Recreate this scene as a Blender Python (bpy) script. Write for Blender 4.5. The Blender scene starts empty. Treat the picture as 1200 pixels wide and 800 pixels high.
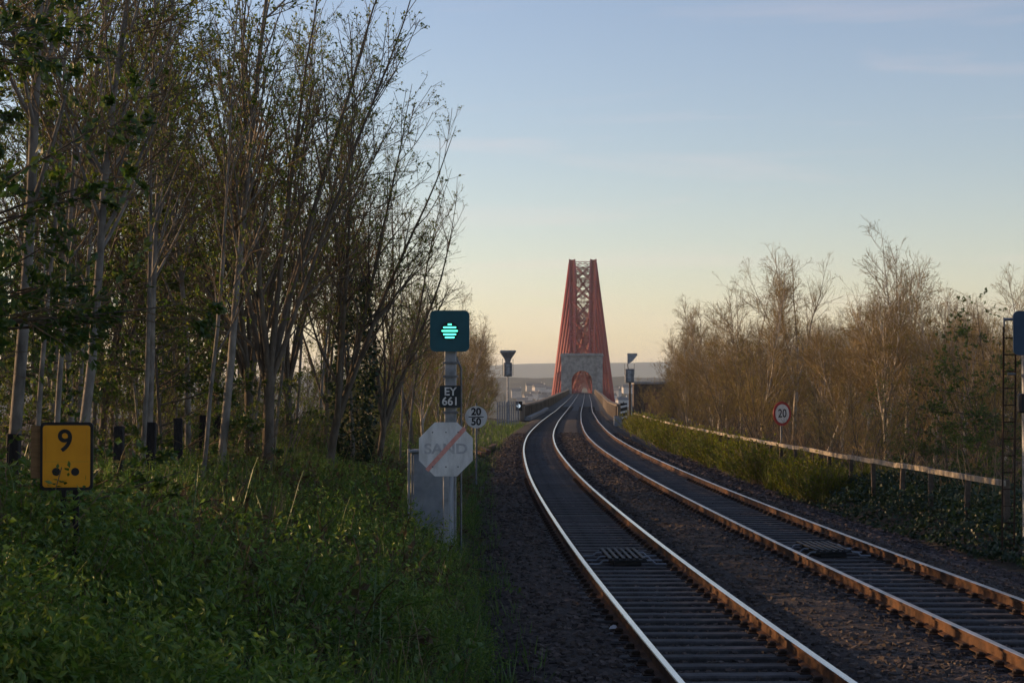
import bpy, math, random
import numpy as np
from mathutils import Vector, Matrix

R = math.radians
SC = bpy.context.scene
COL = SC.collection

# ------------------------------------------------------------------ camera, sky, sun, exposure
CAM_H = 2.53
cam_d = bpy.data.cameras.new('camera')
cam = bpy.data.objects.new('camera', cam_d)
COL.objects.link(cam)
cam_d.lens = 70.0
cam_d.sensor_width = 36.0
cam_d.sensor_fit = 'HORIZONTAL'
cam_d.clip_start = 0.1
cam_d.clip_end = 40000
PITCH = math.atan(59.5 / 2333.0)
cam.location = (0, 0, CAM_H)
cam.rotation_euler = (R(90) + PITCH, 0, 0)
SC.camera = cam

SUN_AZ = 67.0      # degrees to the left of the view direction (+Y)
SUN_EL = 10.5
world = bpy.data.worlds.new('World')
SC.world = world
world.use_nodes = True
wn = world.node_tree
wn.nodes.clear()
w_out = wn.nodes.new('ShaderNodeOutputWorld')
w_bg = wn.nodes.new('ShaderNodeBackground')
w_sky = wn.nodes.new('ShaderNodeTexSky')
w_sky.sky_type = 'NISHITA'
w_sky.sun_disc = False
w_sky.sun_elevation = R(SUN_EL)
w_sky.sun_rotation = R(-SUN_AZ)
w_sky.altitude = 0
w_sky.air_density = 1.0
w_sky.dust_density = 0.3
w_sky.ozone_density = 1.5
w_bg.inputs['Strength'].default_value = 0.15
# faint cirrus streaks, laid on the whole sky by direction
w_tc = wn.nodes.new('ShaderNodeTexCoord')
w_map = wn.nodes.new('ShaderNodeMapping')
w_map.inputs['Scale'].default_value = (2.2, 2.2, 26.0)
w_map.inputs['Rotation'].default_value = (0.0, R(5), 0.0)
w_noi = wn.nodes.new('ShaderNodeTexNoise')
w_noi.inputs['Scale'].default_value = 2.1
w_noi.inputs['Detail'].default_value = 7
w_noi.inputs['Roughness'].default_value = 0.55
w_noi.inputs['Distortion'].default_value = 0.5
w_rmp = wn.nodes.new('ShaderNodeValToRGB')
w_rmp.color_ramp.elements[0].position = 0.55
w_rmp.color_ramp.elements[0].color = (0, 0, 0, 1)
w_rmp.color_ramp.elements[1].position = 0.80
w_rmp.color_ramp.elements[1].color = (0.24, 0.24, 0.24, 1)
w_mix = wn.nodes.new('ShaderNodeMix')
w_mix.data_type = 'RGBA'
w_mix.inputs['B'].default_value = (5.6, 4.7, 4.0, 1)
wn.links.new(w_tc.outputs['Generated'], w_map.inputs['Vector'])
wn.links.new(w_map.outputs['Vector'], w_noi.inputs['Vector'])
wn.links.new(w_noi.outputs['Fac'], w_rmp.inputs['Fac'])
wn.links.new(w_rmp.outputs['Color'], w_mix.inputs['Factor'])
wn.links.new(w_sky.outputs['Color'], w_mix.inputs['A'])
w_tint = wn.nodes.new('ShaderNodeMix')          # white balance of the whole sky
w_tint.data_type = 'RGBA'
w_tint.blend_type = 'MULTIPLY'
w_tint.inputs['Factor'].default_value = 1.0
w_tint.inputs['B'].default_value = (0.722, 0.645, 0.725, 1)
w_gam = wn.nodes.new('ShaderNodeGamma')
w_gam.inputs['Gamma'].default_value = 1.26
w_sat = wn.nodes.new('ShaderNodeHueSaturation')
w_sat.inputs['Saturation'].default_value = 0.86
wn.links.new(w_mix.outputs['Result'], w_sat.inputs['Color'])
wn.links.new(w_sat.outputs['Color'], w_gam.inputs['Color'])
wn.links.new(w_gam.outputs['Color'], w_tint.inputs['A'])
wn.links.new(w_tint.outputs['Result'], w_bg.inputs['Color'])
wn.links.new(w_bg.outputs['Background'], w_out.inputs['Surface'])

sun_d = bpy.data.lights.new('sun', 'SUN')
sun_d.energy = 5.0
sun_d.angle = R(0.5)
sun_d.color = (1.0, 0.62, 0.31)
sun = bpy.data.objects.new('sun', sun_d)
COL.objects.link(sun)
sdir = Vector((-math.sin(R(SUN_AZ)) * math.cos(R(SUN_EL)), math.cos(R(SUN_AZ)) * math.cos(R(SUN_EL)), math.sin(R(SUN_EL))))
sun.rotation_euler = sdir.to_track_quat('Z', 'Y').to_euler()
sun.location = (-60, 40, 60)

SC.view_settings.view_transform = 'Standard'
SC.view_settings.look = 'None'
SC.view_settings.exposure = 0.24
SC.view_settings.gamma = 1.0
SC.view_settings.use_curve_mapping = False
SC.render.engine = 'CYCLES'
SC.cycles.use_denoising = True
SC.cycles.max_bounces = 5
SC.cycles.use_adaptive_sampling = True
SC.cycles.adaptive_threshold = 0.02
SC.cycles.diffuse_bounces = 2
SC.cycles.glossy_bounces = 2
SC.cycles.transmission_bounces = 4
SC.cycles.volume_bounces = 1
SC.cycles.transparent_max_bounces = 4
SC.cycles.caustics_reflective = False
SC.cycles.caustics_refractive = False

rng = np.random.default_rng(11)
random.seed(5)

# ------------------------------------------------------------------ helpers
def tag(o, label=None, cat=None, group=None, kind=None):
    if label: o['label'] = label
    if cat: o['category'] = cat
    if group: o['group'] = group
    if kind: o['kind'] = kind
    return o

def mesh_np(name, V, faces, mats, midx=None, smooth=False):
    """faces: list of int arrays (n,3) or (n,4); midx: list of material index per array"""
    me = bpy.data.meshes.new(name)
    V = np.asarray(V, dtype=np.float32)
    me.vertices.add(len(V))
    me.vertices.foreach_set('co', V.ravel())
    loops = np.concatenate([np.asarray(f, dtype=np.int32).ravel() for f in faces])
    tot = np.concatenate([np.full(len(f), np.asarray(f).shape[1], dtype=np.int32) for f in faces])
    start = np.concatenate([[0], np.cumsum(tot)[:-1]]).astype(np.int32)
    me.loops.add(len(loops))
    me.loops.foreach_set('vertex_index', loops)
    me.polygons.add(len(tot))
    me.polygons.foreach_set('loop_start', start)
    me.polygons.foreach_set('loop_total', tot)
    if midx is not None:
        mi = np.concatenate([np.full(len(f), m, dtype=np.int32) for f, m in zip(faces, midx)])
        me.polygons.foreach_set('material_index', mi)
    me.polygons.foreach_set('use_smooth', np.full(len(tot), smooth))
    for m in mats:
        me.materials.append(m)
    me.update(calc_edges=True)
    return me

def link(name, me, parent=None, loc=None, rot=None, scale=None):
    o = bpy.data.objects.new(name, me)
    COL.objects.link(o)
    if parent: o.parent = parent
    if loc is not None: o.location = loc
    if rot is not None: o.rotation_euler = rot
    if scale is not None: o.scale = (scale, scale, scale) if np.isscalar(scale) else scale
    return o

def empty(name, loc=(0, 0, 0), rot=(0, 0, 0)):
    o = bpy.data.objects.new(name, None)
    COL.objects.link(o)
    o.location = loc
    o.rotation_euler = rot
    o.empty_display_size = 0.2
    return o

class MB:
    """collects simple shapes into one mesh"""
    def __init__(s):
        s.v, s.f, s.n = [], [], 0
    def add(s, V, F):
        for f in F: s.f.append([i + s.n for i in f])
        s.v.extend([tuple(p) for p in V]); s.n += len(V)
        return s
    def box(s, x0, x1, y0, y1, z0, z1, bev=0.0, M=None):
        if bev > 0:
            b = min(bev, (x1-x0)/2.01, (y1-y0)/2.01, (z1-z0)/2.01)
            V = []
            for sx in (0, 1):
                for sy in (0, 1):
                    for sz in (0, 1):
                        X, Y, Z = (x0, x1)[sx], (y0, y1)[sy], (z0, z1)[sz]
                        ix, iy, iz = X + (b, -b)[sx], Y + (b, -b)[sy], Z + (b, -b)[sz]
                        V += [(X, iy, iz), (ix, Y, iz), (ix, iy, Z)]
            def k(sx, sy, sz, a): return ((sx*2+sy)*2+sz)*3+a
            F = []
            F.append([k(0,0,0,0), k(0,0,1,0), k(0,1,1,0), k(0,1,0,0)])
            F.append([k(1,0,0,0), k(1,1,0,0), k(1,1,1,0), k(1,0,1,0)])
            F.append([k(0,0,0,1), k(1,0,0,1), k(1,0,1,1), k(0,0,1,1)])
            F.append([k(0,1,0,1), k(0,1,1,1), k(1,1,1,1), k(1,1,0,1)])
            F.append([k(0,0,0,2), k(0,1,0,2), k(1,1,0,2), k(1,0,0,2)])
            F.append([k(0,0,1,2), k(1,0,1,2), k(1,1,1,2), k(0,1,1,2)])
            for a in (0, 1):
                for c in (0, 1):
                    F.append([k(a,c,0,0), k(a,c,1,0), k(a,c,1,1), k(a,c,0,1)])
                    F.append([k(a,0,c,0), k(a,1,c,0), k(a,1,c,2), k(a,0,c,2)])
                    F.append([k(0,a,c,1), k(1,a,c,1), k(1,a,c,2), k(0,a,c,2)])
            for a in (0, 1):
                for c in (0, 1):
                    for d in (0, 1):
                        F.append([k(a,c,d,0), k(a,c,d,1), k(a,c,d,2)])
        else:
            V = [(x, y, z) for x in (x0, x1) for y in (y0, y1) for z in (z0, z1)]
            F = [[0,1,3,2],[4,6,7,5],[0,4,5,1],[2,3,7,6],[0,2,6,4],[1,5,7,3]]
        if M is not None: V = [M @ Vector(p) for p in V]
        return s.add(V, F)
    def tube(s, a, b, r0, r1=None, k=10, cap=True):
        r1 = r0 if r1 is None else r1
        a, b = Vector(a), Vector(b)
        d = (b - a).normalized()
        ref = Vector((0, 0, 1)) if abs(d.z) < 0.9 else Vector((1, 0, 0))
        u = d.cross(ref).normalized(); w = d.cross(u)
        V = []
        for p, r in ((a, r0), (b, r1)):
            for i in range(k):
                t = 2*math.pi*i/k
                V.append(p + (u*math.cos(t) + w*math.sin(t))*r)
        F = [[i, (i+1) % k, k+(i+1) % k, k+i] for i in range(k)]
        if cap: F += [list(range(k))[::-1], list(range(k, 2*k))]
        return s.add(V, F)
    def path(s, pts, r, k=8):
        for a, b in zip(pts[:-1], pts[1:]): s.tube(a, b, r, r, k)
        return s
    def bar(s, a, b, w, h):
        """square-section member from a to b"""
        a, b = Vector(a), Vector(b)
        d = (b - a).normalized()
        ref = Vector((0, 0, 1)) if abs(d.z) < 0.95 else Vector((1, 0, 0))
        u = d.cross(ref).normalized() * (w/2); v = d.cross(u).normalized() * (h/2)
        V = [p + u*i + v*j for p in (a, b) for i, j in ((-1,-1),(1,-1),(1,1),(-1,1))]
        F = [[0,1,5,4],[1,2,6,5],[2,3,7,6],[3,0,4,7],[3,2,1,0],[4,5,6,7]]
        return s.add(V, F)
    def prism(s, poly, y0, y1):
        """poly in (x,z), extruded in y; front face at y0"""
        n = len(poly)
        V = [(x, y0, z) for x, z in poly] + [(x, y1, z) for x, z in poly]
        F = [list(range(n)), list(range(n, 2*n))[::-1]]
        F += [[(i+1) % n, i, n+i, n+(i+1) % n] for i in range(n)]
        return s.add(V, F)
    def mesh(s, name, mat, smooth=False):
        me = bpy.data.meshes.new(name)
        me.from_pydata(s.v, [], s.f)
        me.materials.append(mat)
        if smooth:
            me.polygons.foreach_set('use_smooth', [True]*len(me.polygons))
        import bmesh
        bm = bmesh.new(); bm.from_mesh(me); bmesh.ops.recalc_face_normals(bm, faces=bm.faces); bm.to_mesh(me); bm.free()
        return me
    def build(s, name, mat, parent=None, loc=None, rot=None, smooth=False):
        return link(name, s.mesh(name, mat, smooth), parent, loc, rot)

def round_rect(x0, x1, z0, z1, r, n=6):
    P = []
    for cx, cz, a0 in ((x1-r, z0+r, -90), (x1-r, z1-r, 0), (x0+r, z1-r, 90), (x0+r, z0+r, 180)):
        for i in range(n+1):
            a = R(a0 + 90*i/n)
            P.append((cx + r*math.cos(a), cz + r*math.sin(a)))
    return P

def disc(cx, cz, r, n=32, sx=1.0):
    return [(cx + sx*r*math.cos(2*math.pi*i/n), cz + r*math.sin(2*math.pi*i/n)) for i in range(n)]

def text_part(txt, size, mat, parent, loc, name='lettering', wide=1.0, bold=0.0):
    cu = bpy.data.curves.new(name, 'FONT')
    cu.body = txt; cu.size = size; cu.align_x = 'CENTER'; cu.align_y = 'CENTER'
    cu.extrude = 0.001; cu.offset = bold
    tmp = bpy.data.objects.new('tmp_text', cu)
    COL.objects.link(tmp)
    dg = bpy.context.evaluated_depsgraph_get(); dg.update()
    me = bpy.data.meshes.new_from_object(tmp.evaluated_get(dg))
    bpy.data.objects.remove(tmp)
    me.materials.clear(); me.materials.append(mat)
    o = link(name, me, parent, loc, (R(90), 0, 0))
    o.scale = (wide, 1, 1)
    return o

def at(px, py, Y):
    """world point at distance Y seen at photo pixel (px,py)"""
    v = (400 - py) / 2333.0; u = (px - 600) / 2333.0
    y = math.cos(PITCH) - math.sin(PITCH)*v
    z = math.sin(PITCH) + math.cos(PITCH)*v
    return Vector((u/y*Y, Y, CAM_H + z/y*Y))

# ------------------------------------------------------------------ materials
def mat(name, c1, c2=None, scale=8.0, rough=0.8, metal=0.0, bump=0.0, bscale=None, detail=6, spec=0.3, island=False, objrand=0.0, ramp=(0.35, 0.65), stretch=None):
    m = bpy.data.materials.new(name)
    m.use_nodes = True
    nt = m.node_tree
    b = nt.nodes['Principled BSDF']
    b.inputs['Roughness'].default_value = rough
    b.inputs['Metallic'].default_value = metal
    b.inputs['Specular IOR Level'].default_value = spec
    tc = nt.nodes.new('ShaderNodeTexCoord')
    vec = tc.outputs['Object']
    if stretch:
        mp = nt.nodes.new('ShaderNodeMapping'); mp.inputs['Scale'].default_value = stretch
        nt.links.new(vec, mp.inputs['Vector']); vec = mp.outputs['Vector']
    if c2 is None:
        b.inputs['Base Color'].default_value = (*c1, 1)
    else:
        rp = nt.nodes.new('ShaderNodeValToRGB')
        rp.color_ramp.elements[0].position = ramp[0]; rp.color_ramp.elements[0].color = (*c1, 1)
        rp.color_ramp.elements[1].position = ramp[1]; rp.color_ramp.elements[1].color = (*c2, 1)
        if island:
            ge = nt.nodes.new('ShaderNodeNewGeometry'); nt.links.new(ge.outputs['Random Per Island'], rp.inputs['Fac'])
        else:
            no = nt.nodes.new('ShaderNodeTexNoise')
            no.inputs['Scale'].default_value = scale; no.inputs['Detail'].default_value = detail; no.inputs['Roughness'].default_value = 0.6
            nt.links.new(vec, no.inputs['Vector'])
            nt.links.new(no.outputs['Fac'], rp.inputs['Fac'])
        col = rp.outputs['Color']
        if objrand > 0:
            oi = nt.nodes.new('ShaderNodeObjectInfo')
            mr = nt.nodes.new('ShaderNodeMapRange'); mr.inputs['To Min'].default_value = 1-objrand; mr.inputs['To Max'].default_value = 1+objrand
            hs = nt.nodes.new('ShaderNodeHueSaturation')
            nt.links.new(oi.outputs['Random'], mr.inputs['Value']); nt.links.new(mr.outputs['Result'], hs.inputs['Value'])
            nt.links.new(col, hs.inputs['Color']); col = hs.outputs['Color']
        nt.links.new(col, b.inputs['Base Color'])
    if bump > 0:
        n2 = nt.nodes.new('ShaderNodeTexNoise'); n2.inputs['Scale'].default_value = bscale or scale*3; n2.inputs['Detail'].default_value = 6
        nt.links.new(vec, n2.inputs['Vector'])
        bp = nt.nodes.new('ShaderNodeBump'); bp.inputs['Strength'].default_value = bump; bp.inputs['Distance'].default_value = 0.05
        nt.links.new(n2.outputs['Fac'], bp.inputs['Height']); nt.links.new(bp.outputs['Normal'], b.inputs['Normal'])
    return m

def leaf_mat(name, cols, trans=0.45, gloss=0.06, objrand=0.15):
    m = bpy.data.materials.new(name); m.use_nodes = True
    nt = m.node_tree; nt.nodes.clear()
    out = nt.nodes.new('ShaderNodeOutputMaterial')
    ge = nt.nodes.new('ShaderNodeNewGeometry')
    rp = nt.nodes.new('ShaderNodeValToRGB')
    cr = rp.color_ramp
    while len(cr.elements) < len(cols): cr.elements.new(0.5)
    for i, c in enumerate(cols):
        cr.elements[i].position = i/(len(cols)-1); cr.elements[i].color = (*c, 1)
    oi = nt.nodes.new('ShaderNodeObjectInfo')
    mr = nt.nodes.new('ShaderNodeMapRange'); mr.inputs['To Min'].default_value = 1-objrand; mr.inputs['To Max'].default_value = 1+objrand
    hs = nt.nodes.new('ShaderNodeHueSaturation')
    nt.links.new(oi.outputs['Random'], mr.inputs['Value']); nt.links.new(mr.outputs['Result'], hs.inputs['Value'])
    nt.links.new(ge.outputs['Random Per Island'], rp.inputs['Fac']); nt.links.new(rp.outputs['Color'], hs.inputs['Color'])
    df = nt.nodes.new('ShaderNodeBsdfDiffuse'); tr = nt.nodes.new('ShaderNodeBsdfTranslucent'); gl = nt.nodes.new('ShaderNodeBsdfGlossy')
    gl.inputs['Roughness'].default_value = 0.45
    m1 = nt.nodes.new('ShaderNodeMixShader'); m1.inputs[0].default_value = trans
    m2 = nt.nodes.new('ShaderNodeMixShader'); m2.inputs[0].default_value = gloss
    nt.links.new(hs.outputs['Color'], df.inputs['Color']); nt.links.new(hs.outputs['Color'], tr.inputs['Color'])
    nt.links.new(df.outputs[0], m1.inputs[1]); nt.links.new(tr.outputs[0], m1.inputs[2])
    nt.links.new(m1.outputs[0], m2.inputs[1]); nt.links.new(gl.outputs[0], m2.inputs[2])
    nt.links.new(m2.outputs[0], out.inputs['Surface'])
    return m

def emit_mat(name, c, s):
    m = bpy.data.materials.new(name); m.use_nodes = True
    b = m.node_tree.nodes['Principled BSDF']
    b.inputs['Base Color'].default_value = (*c, 1)
    b.inputs['Emission Color'].default_value = (*c, 1); b.inputs['Emission Strength'].default_value = s
    return m

M = {}
M['soil'] = mat('leaf_litter_soil', (0.022, 0.018, 0.012), (0.055, 0.042, 0.026), 3.0, 0.95, bump=0.8, bscale=18)
M['ballast'] = mat('ballast_bed', (0.020, 0.017, 0.015), (0.09, 0.070, 0.058), 26.0, 0.95, bump=1.0, bscale=30, detail=8)
M['stone'] = mat('ballast_stone', (0.030, 0.025, 0.022), (0.135, 0.104, 0.086), rough=0.9, island=True, ramp=(0.0, 1.0))
M['stone_pink'] = mat('shoulder_stone', (0.04, 0.032, 0.030), (0.13, 0.10, 0.092), rough=0.9, island=True, ramp=(0.0, 1.0))
M['sleeper'] = mat('weathered_sleeper', (0.035, 0.033, 0.033), (0.085, 0.08, 0.078), 5.0, 0.75, bump=0.3, bscale=40, objrand=0.25)
M['rust'] = mat('rusty_steel', (0.040, 0.022, 0.014), (0.13, 0.062, 0.028), 3.0, 0.85, metal=0.15, bump=0.2, bscale=40, spec=0.25)
M['rust_dark'] = mat('dark_rusty_steel', (0.035, 0.024, 0.018), (0.08, 0.05, 0.032), 3.0, 0.85, metal=0.15, spec=0.25)
M['railhead'] = mat('polished_rail_head', (0.62, 0.60, 0.57), (0.74, 0.72, 0.69), 1.5, 0.22, metal=1.0)
M['railhead2'] = mat('dull_rail_head', (0.34, 0.27, 0.21), (0.55, 0.48, 0.42), 1.5, 0.33, metal=0.9)
M['galv'] = mat('galvanised_steel', (0.17, 0.19, 0.21), (0.32, 0.34, 0.37), 5.0, 0.5, metal=0.55, bump=0.05)
M['galv_dark'] = mat('dark_galvanised_steel', (0.10, 0.11, 0.12), (0.20, 0.21, 0.22), 5.0, 0.55, metal=0.4)
M['cabinet'] = mat('weathered_grey_paint', (0.17, 0.20, 0.23), (0.30, 0.33, 0.36), 2.2, 0.55, bump=0.04)
M['white'] = mat('white_sign_face', (0.40, 0.41, 0.40), (0.72, 0.73, 0.72), 5.0, 0.55, ramp=(0.25, 0.6), stretch=(1.6, 1, 0.5))
M['faded_red'] = mat('faded_red_paint', (0.62, 0.26, 0.22), (0.72, 0.38, 0.32), 14.0, 0.55)
M['faded_grey'] = mat('faded_grey_lettering', (0.36, 0.37, 0.39), (0.50, 0.51, 0.52), 9.0, 0.55)
M['black'] = mat('matt_black_paint', (0.010, 0.011, 0.012), (0.022, 0.023, 0.025), 6.0, 0.6)
M['plate'] = mat('dark_plate', (0.012, 0.020, 0.026), (0.02, 0.03, 0.036), 6.0, 0.45)
M['head'] = mat('signal_backboard', (0.012, 0.078, 0.100), (0.016, 0.098, 0.125), 4.0, 0.5)
M['head_blue'] = mat('signal_backboard_blue', (0.012, 0.042, 0.085), (0.018, 0.055, 0.105), 4.0, 0.45)
M['green'] = emit_mat('green_led_light', (0.10, 0.95, 0.62), 2.2)
M['lampw'] = emit_mat('white_lamp_light', (0.75, 0.9, 1.0), 0.5)
M['yellow'] = mat('yellow_sign_face', (0.68, 0.28, 0.010), (0.80, 0.35, 0.014), 3.0, 0.5)
M['yellow2'] = mat('yellow_sign_border', (0.62, 0.30, 0.02), (0.70, 0.33, 0.02), 3.0, 0.5)
M['ply'] = mat('brown_plywood', (0.16, 0.09, 0.04), (0.26, 0.15, 0.07), 6.0, 0.8, stretch=(1, 1, 8))
M['red'] = mat('red_sign_ring', (0.30, 0.026, 0.025), (0.38, 0.04, 0.034), 3.0, 0.5)
M['navy'] = mat('sign_numerals', (0.012, 0.014, 0.02), (0.02, 0.024, 0.032), 3.0, 0.5)
M['charred'] = mat('dark_timber_post', (0.010, 0.010, 0.012), (0.028, 0.026, 0.027), 9.0, 0.85, bump=0.4, bscale=30, stretch=(3, 3, 0.6))
M['board'] = mat('weathered_rail_board', (0.17, 0.14, 0.10), (0.44, 0.38, 0.29), 7.0, 0.8, bump=0.3, bscale=40, objrand=0.2)
M['postwood'] = mat('weathered_fence_post', (0.06, 0.048, 0.036), (0.13, 0.10, 0.075), 7.0, 0.85, bump=0.3, bscale=40)
M['timber'] = mat('old_reddish_timber', (0.09, 0.045, 0.03), (0.20, 0.11, 0.08), 5.0, 0.85, bump=0.3)
M['bridge_red'] = mat('red_oxide_bridge_paint', (0.22, 0.019, 0.015), (0.31, 0.028, 0.021), 0.08, 0.6)
M['granite'] = mat('granite_masonry', (0.18, 0.18, 0.18), (0.37, 0.36, 0.345), 0.7, 0.9, bump=0.5, bscale=1.2)
M['viaduct'] = mat('viaduct_stone', (0.10, 0.082, 0.062), (0.19, 0.15, 0.11), 0.6, 0.9, bump=0.4, bscale=2.0)
M['deck'] = mat('dark_steel_deck', (0.02, 0.021, 0.024), (0.04, 0.04, 0.044), 0.4, 0.8)
M['brick'] = mat('dark_old_brick', (0.055, 0.042, 0.036), (0.10, 0.072, 0.058), 1.6, 0.9, bump=0.4, bscale=14)
M['brick_red'] = mat('bricked_up_panel', (0.10, 0.05, 0.038), (0.15, 0.075, 0.055), 3.0, 0.9, bump=0.4, bscale=14)
M['hill'] = mat('far_hill_grass', (0.05, 0.06, 0.035), (0.11, 0.11, 0.06), 0.004, 0.95, detail=10)
M['shore'] = mat('shore_woodland', (0.022, 0.028, 0.016), (0.07, 0.066, 0.036), 0.02, 0.95, detail=10, bump=1.0, bscale=0.05)
M['houses'] = mat('rendered_house_wall', (0.42, 0.40, 0.37), (0.60, 0.58, 0.54), 0.1, 0.8, objrand=0.3)
M['roof'] = mat('slate_roof', (0.06, 0.065, 0.07), (0.12, 0.12, 0.125), 0.5, 0.7, objrand=0.3)
M['water'] = mat('estuary_water', (0.02, 0.035, 0.045), None, rough=0.15, spec=0.5)
M['bark_pale'] = mat('pale_smooth_bark', (0.10, 0.092, 0.08), (0.25, 0.23, 0.20), 5.0, 0.85, bump=0.3, bscale=18, objrand=0.15, stretch=(1, 1, 0.5))
M['bark_grey'] = mat('grey_brown_bark', (0.065, 0.055, 0.042), (0.15, 0.125, 0.095), 6.0, 0.9, bump=0.4, bscale=20, objrand=0.2, stretch=(1, 1, 0.4))
M['bark_birch'] = mat('white_birch_bark', (0.20, 0.17, 0.13), (0.48, 0.43, 0.35), 4.0, 0.8, bump=0.2, objrand=0.15, stretch=(1, 1, 0.6))
M['twig'] = mat('brown_twig_bark', (0.11, 0.08, 0.05), (0.20, 0.145, 0.088), 2.0, 0.9, objrand=0.2)
M['twig_warm'] = mat('warm_twig_bark', (0.18, 0.125, 0.05), (0.30, 0.22, 0.095), 2.0, 0.9, objrand=0.2)
M['leaf_tree'] = leaf_mat('spring_tree_leaf', [(0.06, 0.115, 0.012), (0.115, 0.175, 0.018), (0.22, 0.22, 0.03)], 0.6, 0.04)
M['leaf_dark'] = leaf_mat('dark_understorey_leaf', [(0.03, 0.075, 0.012), (0.065, 0.125, 0.016), (0.13, 0.165, 0.022)], 0.55, 0.05)
M['leaf_bud'] = leaf_mat('bronze_bud_leaf', [(0.15, 0.10, 0.03), (0.22, 0.17, 0.04), (0.15, 0.155, 0.03)], 0.4, 0.03)
M['ivy'] = leaf_mat('dark_ivy_leaf', [(0.012, 0.030, 0.012), (0.022, 0.048, 0.018), (0.04, 0.066, 0.024)], 0.2, 0.05)
M['nettle'] = leaf_mat('fresh_green_undergrowth', [(0.045, 0.105, 0.014), (0.08, 0.155, 0.02), (0.13, 0.185, 0.024)], 0.4, 0.05)
M['cleaver'] = leaf_mat('bright_green_cleavers', [(0.065, 0.135, 0.016), (0.11, 0.19, 0.02), (0.18, 0.22, 0.03)], 0.45, 0.04)
M['grass'] = leaf_mat('verge_grass', [(0.075, 0.105, 0.014), (0.12, 0.14, 0.02), (0.18, 0.16, 0.035)], 0.45, 0.03)
M['broom'] = leaf_mat('yellow_green_broom', [(0.11, 0.16, 0.012), (0.18, 0.21, 0.016), (0.28, 0.25, 0.025)], 0.45, 0.03)
M['dead'] = mat('dead_brown_stem', (0.10, 0.07, 0.04), (0.26, 0.19, 0.11), rough=0.9, island=True, ramp=(0, 1))
M['dead_leaf'] = leaf_mat('withered_brown_leaf', [(0.07, 0.05, 0.025), (0.11, 0.085, 0.04), (0.12, 0.12, 0.04)], 0.3, 0.02)

# ------------------------------------------------------------------ the line of the railway
_Y = np.array([-40, 0, 17.33, 24.1, 31, 42, 54, 64.4, 82.4, 94.3, 114.2, 132.6, 171, 215, 260, 320, 386, 720, 3000.])
_X = np.array([3.9, 2.18, 1.471, 1.235, 1.02, .787, .58, .495, .475, .545, .842, 1.284, 2.43, 3.93, 5.5, 7.78, 10.34, 22.76, 22.76+2280*.0372])
_s = np.arange(-60, 3000, 1.0)
_xx = np.interp(_s, _Y, _X)
_k = np.exp(-0.5*(np.arange(-15, 16)/6.0)**2); _k /= _k.sum()
_pad = np.concatenate([_xx[0]+(_xx[1]-_xx[0])*np.arange(-15, 0), _xx, _xx[-1]+.0372*np.arange(1, 16)])
_xs = np.convolve(_pad, _k, 'valid')
def Xr(y): return np.interp(y, _s, _xs)           # left rail of the near track
def slope(y): return (Xr(np.asarray(y)+1.0) - Xr(np.asarray(y)-1.0))/2.0
def Zt(y): return np.where(np.asarray(y) < 265, 0.0, np.minimum((np.asarray(y)-265)*0.005, 2.3))   # rail level
G = 1.505; SIX = 2.0
T1C, T2C = G/2, G + SIX + G/2
AX = (T1C + T2C)/2

def sm(a, b, x):
    t = np.clip((np.asarray(x, dtype=float)-a)/(b-a), 0, 1)
    return t*t*(3-2*t)

def hash_noise(x, y, f, seed=0):
    x = np.asarray(x)*f + seed*17.3; y = np.asarray(y)*f + seed*9.1
    xi, yi = np.floor(x), np.floor(y); xf, yf = x-xi, y-yi
    def h(a, b): return np.modf(np.abs(np.sin(a*127.1+b*311.7)*43758.5453))[0]
    u, v = xf*xf*(3-2*xf), yf*yf*(3-2*yf)
    return (h(xi, yi)*(1-u)+h(xi+1, yi)*u)*(1-v)+(h(xi, yi+1)*(1-u)+h(xi+1, yi+1)*u)*v

def zg(x, y):
    x = np.asarray(x, dtype=float); y = np.asarray(y, dtype=float)
    d = Xr(y) - x; e = x - (Xr(y) + 2*G + SIX)
    bank = 1.0 - 0.75*sm(70, 130, y)
    zl = -0.42 + 0.12*sm(1.3, 2.4, d) + bank*(1.15*sm(2.2, 6.6, d) + 0.5*sm(6.5, 30, d))
    zr = -0.42 + 0.2*sm(1.0, 3.0, e) + 0.25*sm(3, 6, e) + 0.5*sm(6, 16, e)
    z = np.where(d > 0, zl, np.where(e > 0, zr, -0.42))
    lat = np.maximum(d, e)
    z = z + (hash_noise(x, y, 0.7, 1)-0.5)*0.16*sm(1.4, 3.0, lat) + (hash_noise(x, y, 0.2, 2)-0.5)*0.3*sm(3, 8, lat)
    drop = np.maximum(sm(198, 310, y), sm(178, 290, y)*sm(5, 26, lat))
    drop = np.maximum(drop, sm(70, 420, lat)*0.6)
    return z*(1-drop) + (-50.5)*drop

# ------------------------------------------------------------------ ground, water, far land
def grid_mesh(name, xs, ys, zf, m, smooth=True, faces_keep=None):
    X, Y = np.meshgrid(xs, ys)
    V = np.stack([X, Y, zf(X, Y)], -1).reshape(-1, 3)
    nx, ny = len(xs), len(ys)
    i = np.arange(nx*ny).reshape(ny, nx)
    F = np.stack([i[:-1, :-1], i[:-1, 1:], i[1:, 1:], i[1:, :-1]], -1).reshape(-1, 4)
    return mesh_np(name, V, [F], [m], smooth=smooth)

xs = np.concatenate([-np.geomspace(9000, 42, 24), np.arange(-40, 40.1, 0.8), np.geomspace(42, 9000, 24)])
ys = np.concatenate([np.arange(-60, 8, 4.), np.arange(8, 90, 0.8), np.arange(90, 330, 2.0), np.geomspace(332, 2300, 14)])
tag(link('ground', grid_mesh('ground', xs, ys, zg, M['soil'])), 'dark leaf litter soil beside the railway', kind='structure')

V = np.array([(-9500, -90, -48.5), (9500, -90, -48.5), (9500, 9000, -48.5), (-9500, 9000, -48.5)])
tag(link('water', mesh_np('water', V, [np.array([[0, 1, 2, 3]])], [M['water']])), kind='structure')

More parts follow.
